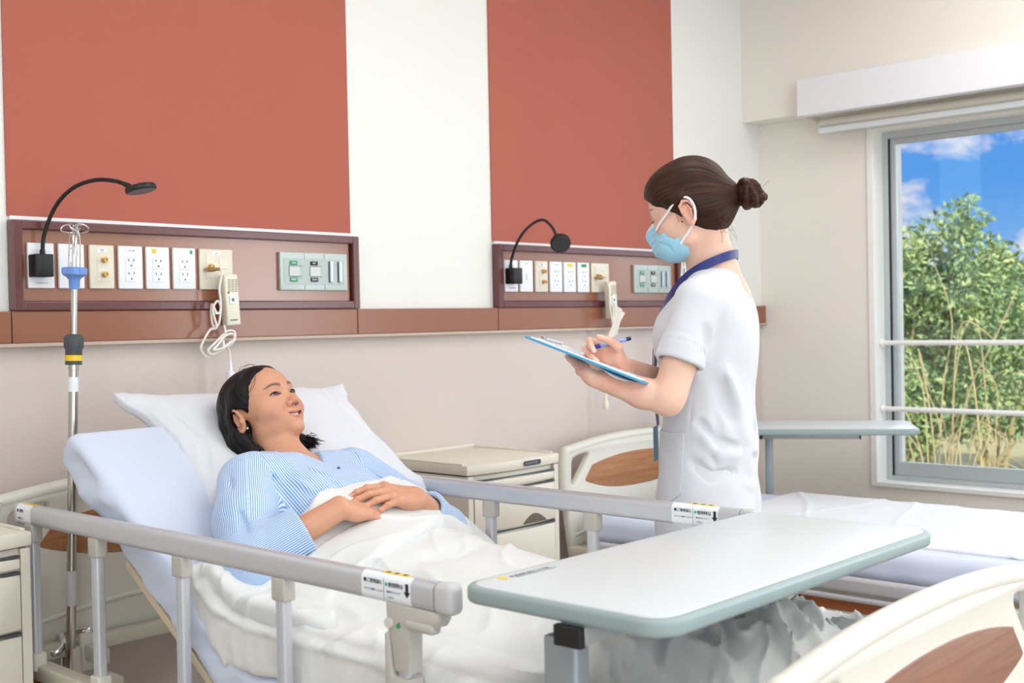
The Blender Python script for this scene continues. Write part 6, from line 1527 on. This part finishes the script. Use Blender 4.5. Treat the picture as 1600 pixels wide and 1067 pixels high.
    for pts, w_, d_ in (
        ([S_(-.05, .205, 1.27), S_(-.055, .17, 1.20), S_(-.05, .14, 1.13)], .0045, -.003),                      # armhole seam
        ([S_(-.02, .22, 1.24), S_(-.03, .20, 1.17), S_(-.045, .15, 1.09), S_(-.07, .12, 1.0)], .014, -.010),
        ([S_(-.06, .16, 1.15), S_(-.085, .11, 1.05), S_(-.09, .10, .95)], .016, .007), ([S_(-.04, .16, 1.08), S_(-.04, .15, .98), S_(-.02, .15, .90)], .012, -.005),
        ([S_(.01, .155, 1.02), S_(-.03, .15, .97), S_(-.08, .12, .95)], .010, -.007), ([S_(.0, .16, .985), S_(-.04, .15, .935), S_(-.09, .12, .93)], .012, .006), ([S_(.03, .165, .93), S_(-.02, .16, .885), S_(-.08, .13, .90)], .012, -.006),
        ([S_(-.10, .05, .99), S_(-.115, .0, .97), S_(-.11, -.05, .98)], .020, -.014), ([S_(-.095, .08, .93), S_(-.105, .03, .91), S_(-.10, -.04, .91)], .012, -.008), ([S_(-.08, .12, .87), S_(-.10, .06, .85), S_(-.11, .0, .86)], .012, .006),
        ([S_(.02, .23, 1.235), S_(.05, .215, 1.19), S_(.03, .24, 1.15)], .008, .005), ([S_(-.0, .235, 1.21), S_(.02, .235, 1.17), S_(.06, .22, 1.14)], .007, -.005), ([S_(.05, .20, 1.26), S_(.07, .20, 1.20), S_(.075, .20, 1.15)], .008, -.005), ([S_(-.03, .215, 1.19), S_(.0, .23, 1.165), S_(.03, .235, 1.14)], .006, -.005),
        ([S_(-.082, .03, 1.33), S_(-.112, .03, 1.22), S_(-.112, .03, 1.05), S_(-.10, .03, .9)], .003, -.003),    # back seam
        ([S_(.02, .155, 1.10), S_(.025, .150, 1.0), S_(.02, .155, .88), S_(.015, .17, .76)], .0028, -.0024),    # side seam
        ([S_(.09, .07, 1.12), S_(.10, .06, 1.0), S_(.11, .06, .9)], .012, -.004)): G.fold(pts, w_, d_ * (1.3 if w_ < .005 else (1.5 if w_ < .009 else 2.3)))
    G.disp(lambda P: -.0050 * fbm(P, (9, 9, 6), 2) - .0065 * np.clip(.2 - np.abs(pnoise(P, (7, 7, 4.5), 3.0)), 0, 1) - .0022 * pnoise(P, (26, 26, 18), 7.0))
    V, Q = G.mesh((2.10, 1.25, .69), (2.80, 1.98, 1.44), .0035)
    M_tu = mat('tunic_white', (210, 212, 218), .75, bump=(900, .1, .0004), sheen=.3)
    tun = np_mesh('tunic', V, Q, M_tu, root); tun['label'] = 'white short-sleeved tunic'
    # patch pocket on the front, left hip: follows the cloth
    def onto(V, Q, out, n_hint): pass
    nrm = vnoise_normals(V, Q); rel = V - ax; A = rel @ NF; Lf = rel @ NL; Zz = V[:, 2]; ang_ = np.arctan2(A, Lf)
    def patch(a0, a1, z0, z1, name, chamf=.02, lift=.003, rmax=.19):
        aq = np.arctan2(A[Q].mean(1), Lf[Q].mean(1)); zq = Zz[Q].mean(1); rq = np.hypot(A[Q].mean(1), Lf[Q].mean(1))
        m = (aq > a0) & (aq < a1) & (zq > z0 + np.clip(chamf - (a1 - aq) * .13, 0, 1) + np.clip(chamf - (aq - a0) * .13, 0, 1)) & (zq < z1) & (rq < rmax)
        q = Q[m]; ids, inv = np.unique(q, return_inverse=True); v2 = V[ids] + nrm[ids] * lift; n2 = len(ids); fq = inv.reshape(q.shape)
        bmm = bmesh.new(); vs = [bmm.verts.new(v) for v in v2]
        for r in fq: bmm.faces.new([vs[i] for i in r])
        bmesh.ops.smooth_vert(bmm, verts=[v for v in vs if v.is_boundary], factor=.5, use_axis_x=True, use_axis_y=True, use_axis_z=True)
        bmesh.ops.smooth_vert(bmm, verts=[v for v in vs if v.is_boundary], factor=.5, use_axis_x=True, use_axis_y=True, use_axis_z=True)
        g = bmesh.ops.extrude_edge_only(bmm, edges=[e for e in bmm.edges if e.is_boundary]); nv = [x for x in g['geom'] if isinstance(x, bmesh.types.BMVert)]
        for x in nv:
            k = min(range(n2), key=lambda i: 0) if False else None
            x.co = x.co + (Vector(ax) + Vector((0, 0, x.co.z)) - x.co).normalized() * (lift + .002)
        o = link(name, bmm, M_tu, None, smooth=True); keep_parent(o, tun); return o
    patch(.26, 1.32, .825, .985, 'pocket', .02, .0045)
    # lanyard round the neck, badge hanging in front
    b = B()
    def ribbon(pts, w_, nm=None):
        pts = [np.array(p) for p in spline([tuple(p) for p in pts], 6)]
        rows = []
        for i, p in enumerate(pts):
            t_ = unit(pts[min(i + 1, len(pts) - 1)] - pts[max(i - 1, 0)]); out = unit((p - (nb + (0, 0, p[2] - nb[2]))) * (1, 1, 0)); s_ = unit(np.cross(t_, out)); o2 = np.cross(s_, t_)
            rows.append([b.verts.new(Vector(p + s_ * w_ * .5 * a + o2 * .0007 * c)) for a, c in ((-1, -1), (1, -1), (1, 1), (-1, 1))])
        for i in range(len(rows) - 1):
            for k in range(4): b.faces.new((rows[i][k], rows[i][(k + 1) % 4], rows[i + 1][(k + 1) % 4], rows[i + 1][k]))
        b.faces.new(rows[0]); b.faces.new(rows[-1])
    ribbon([B_(-.074, .0, 1.402), B_(-.066, .035, 1.400), B_(-.035, .066, 1.388), B_(.005, .076, 1.370), B_(.045, .070, 1.345), B_(.080, .055, 1.310), B_(.112, .040, 1.26), B_(.130, .025, 1.20), B_(.135, .012, 1.10), B_(.128, .004, .99)], .021)
    ribbon([B_(-.074, .0, 1.402), B_(-.066, -.035, 1.400), B_(-.035, -.066, 1.388), B_(.005, -.076, 1.370), B_(.045, -.070, 1.345), B_(.080, -.055, 1.310), B_(.112, -.040, 1.26), B_(.130, -.025, 1.20), B_(.135, -.012, 1.10), B_(.128, -.004, .99)], .021)
    o = link('lanyard', b, mat('lanyard_blue', (8, 30, 112), .4, sheen=.3), None, smooth=False); keep_parent(o, tun)
    b = B(); box(b, (0, 0, 0), (.055, .003, .085), .001, rot=Matrix(fr.tolist())); bmesh.ops.translate(b, verts=b.verts, vec=Vector(B_(.134, 0, .945))); l2 = link('badge_card', b, mat('badge_blue', (60, 160, 200), .3), None); keep_parent(l2, tun)
    # lace edge of the vest in the neckline
    b = B()
    up_ = V[V[:, 2] > 1.25]
    for i in range(40):
        a = i * 2 * pi / 40; pl = B_(.008 + .066 * cos(a), .0665 * sin(a), 0); dd = np.hypot(up_[:, 0] - pl[0], up_[:, 1] - pl[1]); near_ = up_[dd < .009]
        if not len(near_): continue
        z = near_[:, 2].max() + .005; tdir = unit(-NF * sin(a) + NL * cos(a))
        tube(b, [Vector((pl[0], pl[1], z) + tdir * .0052 * cos(c) + np.array((0, 0, .0048 * sin(c)))) for c in np.linspace(0, 2 * pi, 9)[:-1]], .0011, 5, closed=True)
    o = link('lace_edge', b, M_tu, None, smooth=True); keep_parent(o, tun)
    # trousers and shoes, hidden behind the bed from here
    Tr = Field()
    for s in (-1, 1): Tr.rc(B_(.0, s * .075, .86), B_(.01, s * .075, .50), .095, .072, .03); Tr.rc(B_(.01, s * .075, .50), B_(.0, s * .08, .09), .072, .062, .02)
    Tr.rbox(B_(0, 0, .0), (.3, .3, .055), .001, .004, 's', rot=fr); Tr.disp(lambda P: -.004 * fbm(P, (9, 9, 5), 2))
    V, Q = Tr.mesh((2.10, 1.30, .03), (2.75, 1.95, .98), .007); tr = np_mesh('trousers', V, Q, M_tu, root)
    for s in (-1, 1):
        Sh = Field(); Sh.rc(B_(-.05, s * .08, .045), B_(.06, s * .082, .042), .040, .042, .03); Sh.rc(B_(.06, s * .082, .042), B_(.13, s * .085, .030), .042, .030, .03)
        Sh.rbox(B_(0, 0, -.05), (.4, .4, .05), .0001, .002, 's', rot=fr); V, Q = Sh.mesh((1.9, 1.2, -.01), (2.9, 2.1, .13), .006); np_mesh('shoe', V, Q, mat('shoe_white', (226, 228, 230), .5), root)
    # ---- clipboard, resting on the left forearm and hand
    cb = empty('clipboard', tuple(K(.15, .11))); tag(cb, 'light blue clipboard with papers held by the standing woman', 'clipboard')
    def slab(a0, a1, w0, w1, n0, n1, r, nm, m, par, bev=.0006):
        b = B(); prism(b, [(x + (a0 + a1) / 2, y + (w0 + w1) / 2) for x, y in rrect(a1 - a0, w1 - w0, r, 4)], tuple(org + nbv * n0), tuple(ub), tuple(-wb), tuple(nbv), n1 - n0, bev); o = link(nm, b, m, None, angle=40); keep_parent(o, par); return o
    slab(0, .312, 0, .212, 0, .0042, .010, 'board', mat('clip_blue', (58, 164, 208), .35), cb)
    pp = slab(.010, .298, .008, .204, .0046, .0078, .001, 'paper_stack', mat('paper', (246, 246, 250), .7), cb, .0002)
    b = B()
    for i in range(15):
        p = [K(.03 + .016 * i, .02, .0081), K(.03 + .016 * i, .192, .0081)]; tube(b, [Vector(x) for x in p], .0003, 4)
    o = link('ruled_lines', b, M_inkgrey, None); keep_parent(o, pp)
    b = B(); q = [K(.285, .06, .012), K(.285, .165, .012)]; tube(b, [Vector(x) for x in q], .0045, 8); tube(b, [Vector(x) for x in spline([tuple(K(.285, .065, .012)), tuple(K(.303, .075, .013)), tuple(K(.312, .1125, .012)), tuple(K(.303, .15, .013)), tuple(K(.285, .16, .012))], 4)], .0022, 7)
    o = link('clip', b, M_chrome, None, angle=50); keep_parent(o, cb)
    b = B()    # corner of a loose sheet drooping under the board
    rows = []
    for i in range(9):
        a = .012 + i * .012; rows.append([b.verts.new(Vector(K(a, .0 + .02 * j, -.0008 - (.010 * sin(pi * i / 8) if j == 0 else .004 * sin(pi * i / 8))))) for j in range(3)])
    for i in range(8):
        for j in range(2): b.faces.new((rows[i][j], rows[i + 1][j], rows[i + 1][j + 1], rows[i][j + 1]))
    o = link('loose_sheet', b, MATS['paper'], None, smooth=True); keep_parent(o, cb)
    # ---- pen
    tip, end = px_at(913, 546.5, 2.752), px_at(985, 528.5, 2.79); d = Vector(unit(end - tip)); tp = Vector(tip); Lp = (Vector(end) - tp).length
    pe = empty('pen', tuple((tip + end) / 2)); tag(pe, 'blue ballpoint pen in the raised hand of the standing woman', 'pen')
    for nm, prof, m in (('tip', [(0, .0006), (.004, .0011), (.012, .0026)], M_chrome), ('grip', [(.012, .0042), (.040, .0050)], mat('pen_blue', (18, 28, 150), .3)), ('barrel', [(.040, .0046), (Lp - .012, .0046)], mat('pen_clear', (150, 170, 225), .2, var=(160, .5))), ('cap', [(Lp - .012, .0050), (Lp, .0044)], mat('pen_dark', (14, 18, 70), .3))):
        b = B(); lathe(b, tp, d, prof, 16); o = link(nm, b, m, None, angle=40); keep_parent(o, pe)
    return root
NURSE = build_nurse()
print('nurse', round(_t.time() - _t0, 1), 's')
